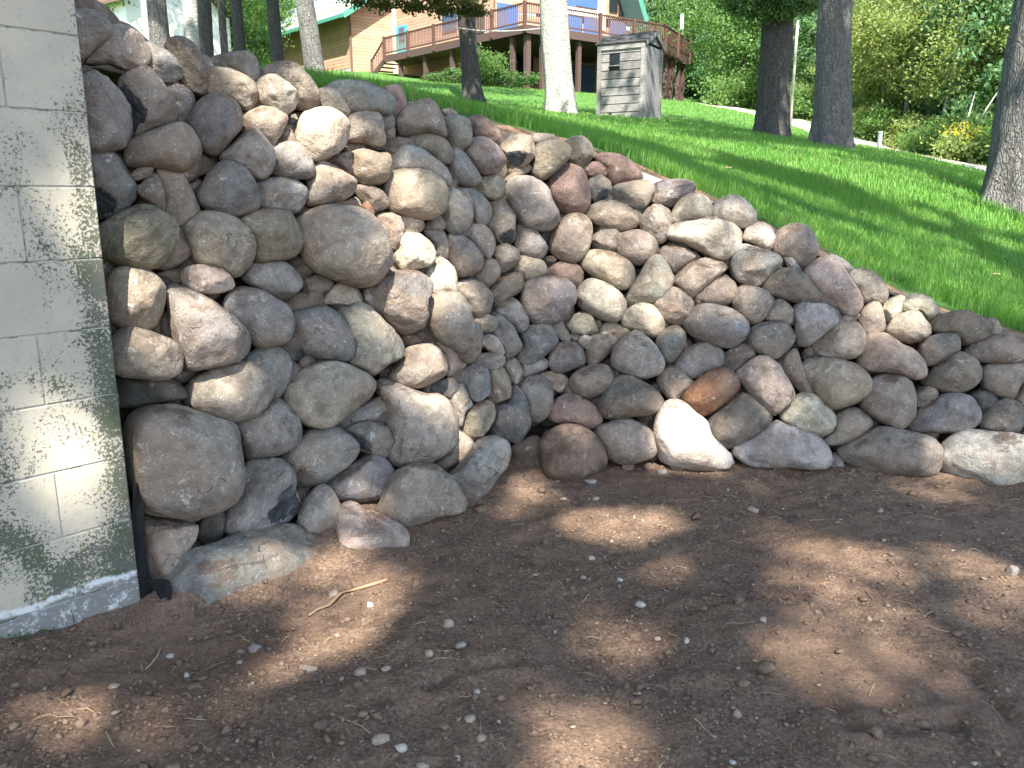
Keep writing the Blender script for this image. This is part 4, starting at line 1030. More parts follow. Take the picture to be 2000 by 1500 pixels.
for (u, y, h, key, sc_, bk, pale) in [(1775, 30, 8.5, "woodB", .75, "bark_birch_sun", True), (1846, 27, 8.0, "woodB", .72, "bark_birch_sun", True), (1715, 31, 7.0, "woodB", .62, "bark_birch_sun", True), (1690, 34, 5.5, "woodB", .6, "bark_dark", True),
        (1800, 33, 9, "woodA", .8, "bark_dark", False), (1900, 28, 7, "woodD", .7, "bark_dark", False), (1950, 26, 6.5, "woodD", .75, "bark_dark", False), (2040, 27, 9, "woodA", 1, "bark_dark", False),
        (1570, 40, 9, "woodD", .85, "bark_dark", False), (1450, 46, 10, "woodA", 1.0, "bark_dark", False), (1400, 66, 11, "woodA", 1.0, "bark_dark", False), (1330, 78, 14, "woodC", 1.25, "bark_dark", False), (1360, 76, 10, "woodA", 1.1, "bark_dark", False),
        (1500, 52, 12, "woodC", 1.15, "bark_dark", False), (1610, 46, 11, "woodC", 1.1, "bark_dark", False), (1680, 44, 13, "woodC", 1.2, "bark_dark", False), (1750, 44, 14, "woodC", 1.2, "bark_dark", False), (1830, 40, 13, "woodA", 1.2, "bark_dark", False),
        (1910, 38, 13, "woodC", 1.2, "bark_dark", False), (1990, 36, 13, "woodC", 1.2, "bark_dark", False), (2090, 36, 13, "woodC", 1.25, "bark_dark", False), (1420, 64, 15, "woodA", 1.4, "bark_dark", False), (1560, 62, 16, "woodA", 1.4, "bark_dark", False),
        (1700, 58, 17, "woodD", 1.4, "bark_dark", False), (1850, 54, 17, "woodA", 1.4, "bark_dark", False), (2000, 50, 16, "woodA", 1.4, "bark_dark", False), (1290, 80, 20, "woodC", 1.6, "bark_dark", False), (1480, 78, 21, "woodC", 1.7, "bark_dark", False), (1650, 74, 21, "woodC", 1.7, "bark_dark", False), (1820, 70, 21, "woodC", 1.7, "bark_dark", False), (1980, 66, 20, "woodC", 1.7, "bark_dark", False)]:
    wood_tree(u, y, h, key, sc_, bk, LB[key], GR, pale)
for (u, y, h, key, sc_) in [(180, 62, 15, "woodA", 1.3), (250, 55, 14, "woodB", 1.1), (330, 60, 15, "woodA", 1.3), (400, 52, 13, "woodB", 1.1), (455, 60, 15, "woodA", 1.3), (500, 66, 15, "woodD", 1.3), (560, 78, 18, "woodA", 1.4), (120, 50, 14, "woodD", 1.2),
        (300, 78, 20, "woodC", 1.6), (440, 84, 21, "woodC", 1.6), (510, 78, 11, "woodA", 1.2), (350, 48, 7, "woodB", .9), (480, 50, 7, "woodA", .9), (270, 46, 6, "woodA", .9), (600, 92, 23, "woodD", 1.7), (60, 60, 16, "woodA", 1.4)]:
    wood_tree(u, y, h, key, sc_, "bark_dark", "leafy tree of the wood seen between the trunks at the upper left", "trees of the wood at the upper left")
# undergrowth along the edge of the wood
def shrub(u, y, key, sc_, label, group=None, name="shrub", stretch=1.0):
    P = pt(u, 200, y); P[2] = float(hill(P[0], P[1])); t_ = tag(empty(name, P), label, "shrub", group)
    o = link("foliage", CROWN[key], t_, P + np.array([0, 0, .5 * sc_])); o.scale = (sc_ * stretch, sc_, sc_); o.rotation_euler = (0, 0, rg.uniform(0, 6.28) if stretch == 1 else -.7)
    b = MB()
    for k_ in range(5):
        az = rg.uniform(0, 6.28); b.tube([P, P + np.array([.3 * math.cos(az), .3 * math.sin(az), .5 * sc_])], [.02, .008], 5)
    b.build("stems", MATS["bark_dark"], t_)
for (u, y, key, sc_) in [(1405, 62, "shrubB", 1.2), (1430, 44, "shrubA", 1.3), (1545, 37, "shrubB", 1.0), (1585, 36, "shrubA", 1.1), (1660, 32, "shrubA", 1.0), (1700, 30, "shrubB", .8), (1740, 29, "shrubA", .9), (1790, 27, "shrubB", .8), (1830, 25.5, "shrubA", .7), (1880, 25, "shrubA", .9),
        (1925, 23.5, "shrubA", .8), (1680, 36, "shrubA", 1.4), (1770, 34, "shrubA", 1.4), (1860, 31, "shrubA", 1.4), (1480, 46, "shrubA", 1.5), (1960, 25, "shrubA", 1.2), (2040, 22, "shrubA", 1.0), (1560, 44, "shrubA", 1.6), (1620, 40, "shrubA", 1.5)]:
    shrub(u, y, key, sc_, "leafy bush at the edge of the wood behind the lawn", "bushes along the edge of the wood")
# goldenrod in bloom
P = pt(1872, 300, 23.0); P[2] = float(hill(P[0], P[1])); gr = tag(empty("goldenrod", P), "clump of yellow goldenrod in bloom at the edge of the wood", "flowers")
rgg = np.random.default_rng(3); q = P + np.array([0, 0, .75]) + rgg.normal(size=(230, 3)) * np.array([.24, .24, .13]); V, f = leaves(q, .034, rgg); link("blossom", mesh("blossom", V, f, MATS["petal_yellow"]), gr)
q = P + np.array([0, 0, .35]) + rgg.normal(size=(700, 3)) * np.array([.34, .34, .2]); V, f = leaves(q, .07, rgg); link("foliage", mesh("foliage", V, f, MATS["leaf_yellow"]), gr)
# fallen pale saplings leaning out of the wood
for (u0, v0, u1, v1, y) in [(1868, 285, 1905, 180, 24.5), (1880, 278, 1948, 180, 24.2)]:
    a, b = pt(u0, v0, y), pt(u1, v1, y + .5)
    o = MB().tube([a, a * .5 + b * .5 + np.array([.06, 0, .05]), b], [.035, .028, .012], 7).build("leaning_sapling", MATS["bark_birch_sun"], None, True)
    tag(o, "bare pale sapling leaning right beside the goldenrod" + (", the upper one" if u1 < 1920 else ", the lower one"), "sapling")

# ------------------------------------------------------------------ weathered outhouse
OL, OM = pt(1165, 226, 21.3), pt(1256, 233, 20.7)
zb = min(float(hill(OL[0], OL[1])), float(hill(OM[0], OM[1])))
e1 = np.array([OM[0] - OL[0], OM[1] - OL[1], 0]); WL = np.linalg.norm(e1); e1 /= WL; e2 = np.array([-e1[1], e1[0], 0])
if e2[1] < 0: e2 = -e2
WG = 1.16; OL = np.array([OL[0], OL[1], zb]); UP = np.array([0, 0, 1.0])
Hh = zat(OL, 89) - zb; rid = Hh + .27
oh = tag(empty("outhouse", OL), "small weathered grey board outhouse standing on the lawn", "outhouse")
nb = 9; bh = (Hh - .02) / nb
# long side, with a square opening and a round hole; other sides plain boards
wx0, wx1, wz0, wz1 = .30, .58, Hh * .72, Hh * .72 + .245
def side(o, ex, ez, L, inset, name="board", hole=False, gable=False):
    for i in range(nb):
        z0, z1 = i * bh + .010, (i + 1) * bh - .010
        jt = RNG.uniform(0, .008)
        segs = [(.1, L - .1)]
        if hole and z1 > wz0 and z0 < wz1: segs = [(.1, wx0), (wx1, L - .1)]
        for a, b in segs: MB().box(o + ex * a + UP * z0 - ez * (.02 + jt), ex * (b - a), ez * .022, UP * (z1 - z0)).build(name, MATS["grey_wood"], oh)
MB().box(OL + e1 * .05 + e2 * .05, e1 * (WL - .1), e2 * (WG - .1), UP * Hh).build("dark_box", MATS["black_metal"], oh)  # black inner box added to make the gaps between boards dark
side(OL, e1, -e2, WL, 0, hole=True)
side(OL + e2 * WG, e1, e2, WL, 0); side(OL, e2, -e1, WG, 0)
for z0, z1 in ((0, wz0), ):
    pass
MB().box(OL + e1 * (wx0 - .02) + UP * (wz0 - .03) + e2 * .02, e1 * (wx1 - wx0 + .04), e2 * .01, UP * (wz1 - wz0 + .06)).build("opening", MATS["dark_glass"], oh)
MB().bar(OL + e1 * (wx0 - .0) + UP * wz0 - e2 * .012, OL + e1 * wx1 + UP * wz0 - e2 * .012, .03, .02).build("sill", MATS["grey_wood"], oh)
hp = OL + e1 * .36 + UP * .17 - e2 * .0
MB().tube([hp - e2 * .006, hp + e2 * .01], [.045, .045], 14).build("round_hole", MATS["black_metal"], oh)
for q in (OL, OL + e1 * (WL - .1), OL + e2 * WG - e2 * .0):
    MB().box(q - e2 * .028, e1 * .1, e2 * .03, UP * Hh).build("corner_board", MATS["grey_wood"], oh)
# gable side with its door
GO = OL + e1 * WL
side_b = []
for i in range(nb):
    z0, z1 = i * bh + .010, (i + 1) * bh - .010
    for a, b in ((.0, .13), (WG - .13, WG)):
        MB().box(GO + e2 * a + UP * z0 - e1 * .01, e2 * (b - a), e1 * .022, UP * (z1 - z0)).build("board", MATS["grey_wood"], oh)
for a in (0, WG - .1): MB().box(GO + e2 * a + e1 * .012, e2 * .1, e1 * .02, UP * Hh).build("corner_board", MATS["grey_wood"], oh)
door = MB().box(GO + e2 * .15 + UP * .05 + e1 * .0, e2 * (WG - .30), e1 * .02, UP * (Hh - .12)).build("door", MATS["grey_wood"], oh)
for i in range(8): MB().box(GO + e2 * .24 + UP * (.09 + i * (Hh - .2) / 8) + e1 * .021, e2 * (WG - .48), e1 * .01, UP * ((Hh - .2) / 8 - .012)).build("door_board", MATS["grey_wood"], door)
for a in (.15, WG - .23): MB().box(GO + e2 * a + UP * .05 + e1 * .021, e2 * .08, e1 * .016, UP * (Hh - .12)).build("stile", MATS["grey_wood"], door)
MB().box(GO + e2 * .42 + UP * (Hh * .66) + e1 * .032, e2 * .3, e1 * .004, UP * .3).build("door_window", MATS["dark_glass"], door)
MB().bar(GO + e2 * .28 + UP * (Hh * .45) + e1 * .05, GO + e2 * .28 + UP * (Hh * .45 + .12) + e1 * .05, .02).build("handle", MATS["black_metal"], door)
for (o, sgn) in ((GO, 1), (OL, -1)):
    mid = o + e2 * WG / 2 + UP * rid
    MB().add([o + UP * Hh, o + e2 * WG + UP * Hh, mid, o + UP * Hh + e1 * .012 * sgn, o + e2 * WG + UP * Hh + e1 * .012 * sgn, mid + e1 * .012 * sgn], [(0, 1, 2), (3, 4, 5), (0, 1, 4, 3), (1, 2, 5, 4), (2, 0, 3, 5)]).build("gable", MATS["grey_wood"], oh)
roof = empty("roof", OL); roof.parent = oh; roof.location = (0, 0, 0)
for sgn in (0, 1):
    edge = OL - e1 * .06 + (e2 * (-.06) if sgn == 0 else e2 * (WG + .06)) + UP * (Hh - .27 * .06 / (WG / 2) + .015)
    ridge = OL - e1 * .06 + e2 * WG / 2 + UP * (rid + .015)
    nrm = np.cross(e1, ridge - edge); nrm /= np.linalg.norm(nrm); nrm *= np.sign(nrm[2])
    rows_ = 5
    for i in range(rows_):
        a = edge + (ridge - edge) * (i / rows_) + nrm * (.008 + .004); 
        MB().box(a, e1 * (WL + .12), (ridge - edge) * (1 / rows_ + .03), nrm * .012 + np.array([0, 0, 0])).build("shingle_course", MATS["shingle"], roof).location = -OL
    MB().bar(edge + e1 * (WL + .115) - UP * .03, ridge + e1 * (WL + .115) - UP * .03, .025, .09).build("rake_board", MATS["grey_wood"], roof).location = -OL
for ch in roof.children: ch.location = -np.array(OL)
MB().box(OL - e2 * .035 + UP * (Hh - .13), e1 * WL, e2 * .02, UP * .12).build("eave_board", MATS["grey_wood"], oh)

# ------------------------------------------------------------------ cedar house with its deck
E1 = np.array([.67, -.742, 0]); E1 /= np.linalg.norm(E1); E2 = np.array([.82, .572, 0]); E2 /= np.linalg.norm(E2)
K0 = pt(688, 139, 56); K0[2] = K0[2] - .3
house = tag(empty("house", K0), "cedar sided house with green metal roof and wrap around deck on the hill", "house")
def P2(P, z): return np.array([P[0], P[1], z])
def wallp(a, b, z0, z1, m_, name, th=.2):
    d = (b - a); n = np.array([d[1], -d[0], 0]); n /= np.linalg.norm(n)
    if n[1] > 0: n = -n
    return MB().box(P2(a, z0), P2(d, 0), -n * th, UP * (z1 - z0)).build(name, MATS[m_], house)
KA = K0 - E1 * 16.5
ze = zat(K0, 30)
wallp(KA, K0, K0[2] + .45, ze + .6, "cedar_siding", "wing_wall"); wallp(KA + E1 * .02, K0 - E1 * .02, K0[2] - 1.5, K0[2] + .55, "foundation", "foundation", .16)
tB = along(K0, E2, 771, 80); KB = K0 + E2 * tB
slope = math.tan(math.radians(33))
# gable end of the wing
gw = 9.0
zb0 = K0[2] - 1.0
MB().add([P2(K0, zb0), P2(K0 + E2 * gw, zb0), P2(K0 + E2 * gw, ze + .3), P2(K0 + E2 * gw / 2, ze + .3 + slope * gw / 2), P2(K0, ze + .3),
          P2(K0 - E1 * .2, zb0), P2(K0 + E2 * gw - E1 * .2, zb0), P2(K0 + E2 * gw - E1 * .2, ze + .3), P2(K0 + E2 * gw / 2 - E1 * .2, ze + .3 + slope * gw / 2), P2(K0 - E1 * .2, ze + .3)],
         [(0, 1, 2, 3, 4), (9, 8, 7, 6, 5), (0, 5, 6, 1), (1, 6, 7, 2), (2, 7, 8, 3), (3, 8, 9, 4), (4, 9, 5, 0)]).build("gable_wall", MATS["cedar_siding"], house)
ov, oh_ = .95, .8
ea = KA - E1 * .8 - E2 * ov; eb = K0 + E1 * oh_ - E2 * ov; zE = ze + .3 - slope * ov
up_len = gw / 2 + ov
def roofslab(a, b, d, L, z0, sl, name, m_, th=.16):
    MB().add([P2(a, z0), P2(b, z0), P2(b + d * L, z0 + sl * L), P2(a + d * L, z0 + sl * L), P2(a, z0 + th), P2(b, z0 + th), P2(b + d * L, z0 + sl * L + th), P2(a + d * L, z0 + sl * L + th)],
             [(0, 3, 2, 1), (4, 5, 6, 7), (0, 1, 5, 4), (1, 2, 6, 5), (2, 3, 7, 6), (3, 0, 4, 7)]).build(name, MATS[m_], house)
roofslab(ea, eb, E2, up_len, zE + .05, slope, "roof", "green_metal"); roofslab(KA - E1 * .8 + E2 * (gw + ov), K0 + E1 * oh_ + E2 * (gw + ov), -E2, up_len, zE + .05, slope, "roof", "green_metal")
MB().bar(P2(ea - E2 * .03, zE + .10), P2(eb - E2 * .03, zE + .10), .10, .22).build("gutter", MATS["green_trim"], house)
MB().bar(P2(eb + E1 * .03, zE + .09), P2(eb + E1 * .03 + E2 * up_len, zE + .09 + slope * up_len), .06, .34).build("rake_trim", MATS["green_trim"], house)
MB().box(P2(eb - E1 * oh_ , zE + .02), E1 * (oh_ - .02), E2 * up_len + UP * slope * up_len, UP * .02).build("soffit", MATS["soffit"], house)
MB().box(P2(ea, zE + .02), E1 * 17, E2 * (ov - .02) + UP * slope * (ov - .02), UP * .02).build("soffit", MATS["soffit"], house)
MB().bar(P2(K0 - E2 * .05 + E1 * .05, K0[2]), P2(K0 - E2 * .05 + E1 * .05, ze - .4), .12).build("downspout", MATS["soffit"], house)
# main wall parallel to the wing
tC = along(KB, E1, 968, 60); KC = KB + E1 * tC
zlow = K0[2] - 6.0
ztop = zat(KC, -140)
wallp(KB, KC, zlow, ztop, "cedar_siding", "side_wall"); MB().bar(P2(KB + E1 * .1 - E2 * .06, zlow + 3), P2(KB + E1 * .1 - E2 * .06, ztop), .3, .1).build("corner_trim", MATS["trim_cream"], house)
def on_line(P0, d, u, v):
    P = P0 + d * along(P0, d, u, v); P[2] = zat(P, v); return P
def panel(P0, d, u0, v0, u1, v1, out, m_, name, th=.06, parent=None, frame=None, fw=.12):
    a = on_line(P0, d, u0, v0); b = on_line(P0, d, u1, v0); zlo = on_line(P0, d, (u0 + u1) / 2, v1)[2]; zhi = on_line(P0, d, (u0 + u1) / 2, v0)[2]
    n = np.array([d[1], -d[0], 0]); n = -n if n[1] > 0 else n
    L = np.linalg.norm((b - a)[:2])
    p = MB().box(P2(a, zlo) + n * out, d * L, n * th, UP * (zhi - zlo)).build(name, MATS[m_], parent or house)
    if frame:
        for (q, s_, l_) in ((P2(a, zlo), d, L), (P2(a, zhi - fw), d, L)): MB().box(q + n * (out + th + .002), s_ * l_, n * .04, UP * fw).build("frame", MATS[frame], p)
        for q in (P2(a, zlo), P2(a, zlo) + d * (L - fw), P2(a, zlo) + d * (L - fw) / 2): MB().box(q + n * (out + th + .004), d * fw, n * .04, UP * (zhi - zlo)).build("frame", MATS[frame], p)
    return p
panel(KB, E1, 775, 50, 795, 112, .02, "teal_door", "door", frame="trim_cream"); panel(KB, E1, 782, 54, 792, 80, .10, "window_glass", "door_window")
panel(KB, E1, 865, 28, 893, 62, .02, "window_glass", "window", frame="white_paint"); panel(KB, E1, 925, 12, 946, 80, .02, "dark_glass", "window", frame="trim_cream")
# front wall with tall glazing
tD = along(KC, E2, 1238, 40); KD = KC + E2 * tD
zD = zat(KC, -60)
wallp(KC, KD, zlow - 2, zat(KC, 20), "cedar_siding", "front_wall"); 
mid = KC + E2 * tD * .42
zr = zat(mid, -160); zs = zat(KD, 46)
MB().add([P2(KC, zat(KC, 20)), P2(KD, zs + .2), P2(KD, zs + .6), P2(mid, zr), P2(KC, zr - 2), P2(KC - E1 * .2, zat(KC, 20)), P2(KD - E1 * .2, zs + .2), P2(KD - E1 * .2, zs + .6), P2(mid - E1 * .2, zr), P2(KC - E1 * .2, zr - 2)],
         [(0, 1, 2, 3, 4), (9, 8, 7, 6, 5), (0, 5, 6, 1), (1, 6, 7, 2), (2, 7, 8, 3), (3, 8, 9, 4), (4, 9, 5, 0)]).build("gable_wall", MATS["cedar_siding"], house)
panel(KC, E2, 970, 8, 1010, 62, .03, "blue_glass", "sliding_door", frame="white_paint")
panel(KC, E2, 1098, -30, 1122, 13, .03, "blue_glass", "window", frame="trim_cream"); panel(KC, E2, 1124, -30, 1166, 15, .03, "blue_glass", "window", frame="trim_cream")
panel(KC, E2, 1092, 17, 1172, 31, .03, "white_paint", "white_band"); panel(KC, E2, 1168, -40, 1182, 60, .05, "white_paint", "corner_trim")
panel(KC, E2, 1104, 33, 1136, 75, .03, "blue_glass", "sliding_door", frame="white_paint"); panel(KC, E2, 1140, 33, 1168, 75, .03, "blue_glass", "sliding_door", frame="white_paint")
panel(KC, E2, 1190, -20, 1206, 24, .03, "dark_glass", "window", frame="trim_cream"); panel(KC, E2, 1208, -10, 1224, 32, .03, "dark_glass", "window", frame="trim_cream")
panel(KC, E2, 1190, 42, 1222, 80, .03, "blue_glass", "sliding_door", frame="white_paint")
# roof over the front, its right eave in view
re_ = on_line(KC - 0 * E1 + E1 * 1.6, E2, 1262, 44); rt = on_line(KC + E1 * 1.6, E2, 1205, -150)
dd = rt - re_
for nm, m_, dz in (("roof", "green_metal", .10), ("soffit", "green_soffit", 0)):
    MB().box(re_ + UP * dz, -E1 * 9, dd, UP * .08).build(nm, MATS[m_], house)
MB().bar(re_ + E1 * .04 + UP * .05, rt + E1 * .04 + UP * .05, .07, .36).build("rake_trim", MATS["green_trim"], house)

# deck
DK = KC - E2 * 3.0
Kc = DK + E1 * along(DK, E1, 1027, 46); zdk = zat(Kc, 47)
DS = DK + E1 * along(DK, E1, 753, 108)
DE = Kc + E2 * along(Kc, E2, 1297, 78)
E3 = np.array([.45, .89, 0]); E3 /= np.linalg.norm(E3); DF = DE + E3 * along(DE, E3, 1346, 90)
deck = empty("deck", K0); deck.parent = house; deck.location = (0, 0, 0)
def dpart(mb, name, m_):
    o = mb.build(name, MATS[m_]); o.parent = deck; o.location = -np.array(K0); return o
inner = [KC - E1 * .02, KD - E1 * 0]
poly = [DS, Kc, DE, DF, DF - E1 * 5, KD, KC, KB + E1 * 1.0]
top = [P2(p, zdk) for p in poly]; bot = [P2(p, zdk - .12) for p in poly]; n_ = len(poly)
dpart(MB().add(top + bot, [tuple(range(n_)), tuple(range(2 * n_ - 1, n_ - 1, -1))] + [(i, (i + 1) % n_, n_ + (i + 1) % n_, n_ + i) for i in range(n_)]), "deck_floor", "deck_board")
for a, b in ((DS, Kc), (Kc, DE), (DE, DF)):
    d = (b - a) / np.linalg.norm((b - a)[:2]); d[2] = 0; L = np.linalg.norm((b - a)[:2]); n = np.array([d[1], -d[0], 0]); n = -n if n[1] > 0 else n
    dpart(MB().box(P2(a, zdk - .42) + n * .02, d * L, n * .05, UP * .40), "fascia", "brown_paint")
    cnt = max(2, int(round(L / 2.4)))
    for i in range(cnt + 1):
        p = P2(a, zdk) + d * (L * i / cnt) + n * .09
        if not (i == 0 and a is not DS): dpart(MB().box(p - d * .07 - n * .07 - UP * .35, d * .14, n * .14, UP * 1.42), "rail_post", "rail_paint")
    dpart(MB().bar(P2(a, zdk + 1.0), P2(b, zdk + 1.0), .14, .06), "hand_rail", "rail_paint"); dpart(MB().bar(P2(a, zdk + .12), P2(b, zdk + .12), .06, .08), "bottom_rail", "rail_paint")
    if a is DE:
        dpart(MB().box(P2(a, zdk + .14), d * L, n * .04, UP * .84), "rail_panel", "rail_paint")
    else:
        b_ = MB(); m_n = int(L / .14)
        for i in range(m_n): b_.bar(P2(a, zdk + .15) + d * (L * (i + .5) / m_n), P2(a, zdk + .98) + d * (L * (i + .5) / m_n), .05)
        tag(dpart(b_, "balusters", "rail_paint"), kind="stuff")
    for i in range(1, cnt * 2):
        if i % 2 == 0 and a is not DE: continue
        p = P2(a, 0) + d * (L * i / (cnt * 2)) - n * .35
        zg = float(hill(p[0], p[1])); dpart(MB().box(P2(p, zg - .8) - d * .1, d * .22, n * .22, UP * (zdk - .4 - zg + .8)), "deck_post", "brown_paint")
p = P2(DE, 0); zg = float(hill(p[0], p[1])); dpart(MB().box(P2(Kc, zg - 6) - E1 * .4 + E2 * .2, E1 * .25, E2 * .25, UP * (zdk - zg + 5.6)), "deck_post", "brown_paint")
for q in (.35, .85):
    p = DE + (DF - DE) * q - E1 * .4; zg = float(hill(p[0], p[1])); dpart(MB().box(P2(p, zg - .8), E1 * .24, E2 * .24, UP * (zdk - .4 - zg + .8)), "deck_post", "brown_paint")
jb = MB()
for i in range(24):
    q = i / 23; a = Kc + (DE - Kc) * q - E1 * .1
    jb.box(P2(a, zdk - .36), -E1 * 6, E2 * .05, UP * .22)
tag(dpart(jb, "joists", "brown_paint"), kind="stuff")
# stair at the far end of the deck
for i in range(5):
    s_ = DS - E1 * (.30 * (i + 1)); zs_ = zdk - .19 * (i + 1)
    dpart(MB().box(P2(s_, zs_ - .05), E1 * .32, E2 * 1.1, UP * .05), "step", "deck_board")
sl = P2(DS - E1 * 1.6, zdk - 1.0)
dpart(MB().bar(P2(DS, zdk + 1.0), sl + UP * .85, .1, .06), "hand_rail", "rail_paint"); dpart(MB().bar(P2(DS, zdk - .2), sl - UP * .1, .06, .3), "stringer", "brown_paint")
sb = MB()
for i in range(1, 8): q = i / 8; sb.bar(P2(DS - E1 * 1.6 * q, zdk - 1.0 * q), P2(DS - E1 * 1.6 * q, zdk + .98 - q * 1.1), .05)
tag(dpart(sb, "balusters", "rail_paint"), kind="stuff"); dpart(MB().bar(sl - UP * .2, sl + UP * .95, .13), "rail_post", "rail_paint")
# lower storey glazing
panel(KB, E1, 955, 105, 1008, 148, -.0, "dark_glass", "window") if False else None
LW = KC + E1 * .0
panel(LW, E2, 985, 106, 1008, 150, .03, "window_glass", "window", frame="drum_green"); panel(LW, E2, 1010, 106, 1040, 150, .03, "dark_glass", "window", frame="drum_green")
panel(LW, E2, 1110, 128, 1134, 184, .03, "blue_glass", "sliding_door", frame="drum_green"); panel(LW, E2, 1136, 128, 1160, 184, .03, "blue_glass", "sliding_door", frame="drum_green")

# white garage among the trees at the upper left
gp = pt(205, 60, 44); gp[2] = float(hill(gp[0], gp[1])) - 1; gz = zat(gp, 4) - gp[2]
ga = tag(empty("garage", gp), "white building glaring in the sun behind the trunks at the upper left", "building")
dg = np.array([.82, -.57, 0]); de = np.array([.57, .82, 0]); g1 = gp + dg * 1.9
MB().box(gp - dg * 5, dg * 7.0, de * 6, UP * gz).build("wall", MATS["white_paint"], ga)
MB().add([g1 + UP * gz, g1 + de * 6 + UP * gz, g1 + de * 3 + UP * (gz + 2), gp - dg * 5 + UP * gz, gp - dg * 5 + de * 6 + UP * gz, gp - dg * 5 + de * 3 + UP * (gz + 2)], [(0, 1, 2), (5, 4, 3), (0, 2, 5, 3), (1, 4, 5, 2), (0, 3, 4, 1)]).build("gable", MATS["white_paint"], ga)
for sg in (0, 1):
    lo_ = gp - dg * 5.5 + de * (-.5 if sg == 0 else 6.5) + UP * (gz - .3); hi_ = gp - dg * 5.5 + de * 3 + UP * (gz + 2.05)
    MB().box(lo_, dg * 8.0, hi_ - lo_, UP * .14).build("roof", MATS["roof_brown"], ga)
panel_ = MB().box(g1 + de * 1 + dg * .12, de * 2.6, dg * .04, UP * 2.1).build("garage_door", MATS["trim_cream"], ga)

# ------------------------------------------------------------------ small things on the lawn
shrub(888, 45, "shrubD", .62, "low spreading evergreen in front of the deck, left of the dark oak", name="juniper", stretch=2.4)
shrub(978, 43, "shrubD", .66, "low spreading evergreen under the deck corner, right of the dark oak", name="juniper", stretch=2.4)
P = pt(950, 150, 42.5); P[2] = float(hill(P[0], P[1])); rh = tag(empty("round_shrub", P), "tall rounded dark green bush beside the dark oak trunk", "shrub")
o = link("foliage", CROWN["shrubA"], rh, P + np.array([0, 0, .9])); o.scale = (.85, .85, 1.0); MB().tube([P, P + UP * 1.0], [.06, .03], 6).build("stem", MATS["bark_dark"], rh)
a, b = pt(872, 49, 29.6), pt(1060, 55, 19.9)
rp = [a + (b - a) * q - UP * .12 * (4 * q * (1 - q)) for q in np.linspace(0, 1, 20)]
tag(MB().tube(rp, [.011] * 20, 6).build("clothesline", MATS["rope"], None, True), "white clothesline strung from the dark oak to the pale oak", "rope")
P = at_lawn(746, 165, 30); z = zat(P, 158)
dr = tag(empty("well_cap", P), "dark green drum shaped well cap low in the grass", "well cap")
MB().tube([P - UP * .2, P + UP * .28], [.30, .30], 20).build("drum", MATS["drum_green"], dr, False); MB().tube([P + UP * .28, P + UP * .34], [.34, .33], 20).build("lid", MATS["drum_green"], dr)
P = at_lawn(822, 178, 27); pl = tag(empty("path_light", P), "small black path light standing in the grass", "lamp")
MB().tube([P - UP * .1, P + UP * .25], [.03, .03], 8).build("stake", MATS["black_metal"], pl); MB().tube([P + UP * .22, P + UP * .32, P + UP * .36], [.06, .07, .03], 12).build("head", MATS["black_metal"], pl)
P = at_lawn(1716, 296, 22); mk = tag(empty("marker_post", P), "short grey blue post at the edge of the lawn before the wood", "post")
MB().tube([P - UP * .1, P + UP * .42], [.06, .06], 12).build("post_body", MATS["post_grey"], mk); MB().tube([P + UP * .42, P + UP * .46], [.07, .06], 12).build("cap", MATS["post_grey"], mk)
P = at_lawn(1545, 225, 24); po = tag(MB().tube([P - UP * .2, P + UP * (zat(P, 40) - P[2])], [.045, .035], 8).build("slim_pole", MATS["pale_pole"], None, True), "slim pale pole just right of the dark oak pair's left trunk", "pole")
a = pt(1332, 42, 40); tag(MB().tube([a + UP * .32, a + UP * .3, a - UP * .32], [.03, .075, .075], 10).build("bird_feeder", MATS["white_paint"], None), "white tube hanging against the trees right of the deck", "bird feeder")
# pale leaf litter: a few fallen leaves on the grass
for i, (u, v, lb) in enumerate([(1265, 245, "brown fallen leaf on the grass below the outhouse"), (1422, 340, "pale fallen leaf on the grass above the wall's crest"), (1685, 428, "grey pebble lying on the grass at the right"), (1945, 550, "crumpled white leaf on the grass near the right edge")]):
    lo, hi = 3.5, 30.0
    r = ray(u, v)
    for _ in range(40):
        m_ = (lo + hi) / 2; q = EYE + r * m_
        if q[2] > float(hill(q[0], q[1])): lo = m_
        else: hi = m_
    q = EYE + r * lo + UP * .05; s_ = .025 if i != 0 else .07
    Vv = [q + np.array(p_) * s_ for p_ in ((-1, 0, .1), (-.3, -.6, .25), (.6, -.5, .1), (1, .1, .3), (.4, .6, .15), (-.5, .5, .35))]
    o = link("fallen_leaf", mesh("fallen_leaf", Vv, [(0, 1, 2, 5), (2, 3, 4, 5)], MATS["straw"])); md = o.modifiers.new("thick", 'SOLIDIFY'); md.thickness = .004
    tag(o, lb.replace("grey pebble lying", "curled pale leaf lying"), "leaf")
for (u, y, h, key, sc_) in [(1360, 74, 12, "woodC", 1.5), (1450, 72, 12, "woodC", 1.5), (1540, 70, 12, "woodD", 1.5), (1640, 66, 11, "woodC", 1.4), (1730, 62, 11, "woodC", 1.4), (1800, 58, 11, "woodC", 1.4), (1900, 54, 10, "woodC", 1.4), (1980, 52, 10, "woodC", 1.4), (1410, 90, 16, "woodA", 2.0), (1580, 90, 16, "woodC", 2.0), (1760, 86, 16, "woodC", 2.0), (1930, 80, 16, "woodC", 2.0), (2080, 60, 14, "woodC", 1.8), (1690, 37, 5, "woodD", .7), (1750, 36, 5, "woodA", .7), (1820, 35, 5, "woodD", .7), (1880, 33, 5, "woodC", .7), (1600, 41, 5, "woodA", .7), (1480, 50, 6, "woodA", .8), (1420, 60, 6, "woodD", .8), (1372, 74, 6, "woodA", .9)]:
    wood_tree(u, y, h, key, sc_, "bark_dark", LB[key], GR)
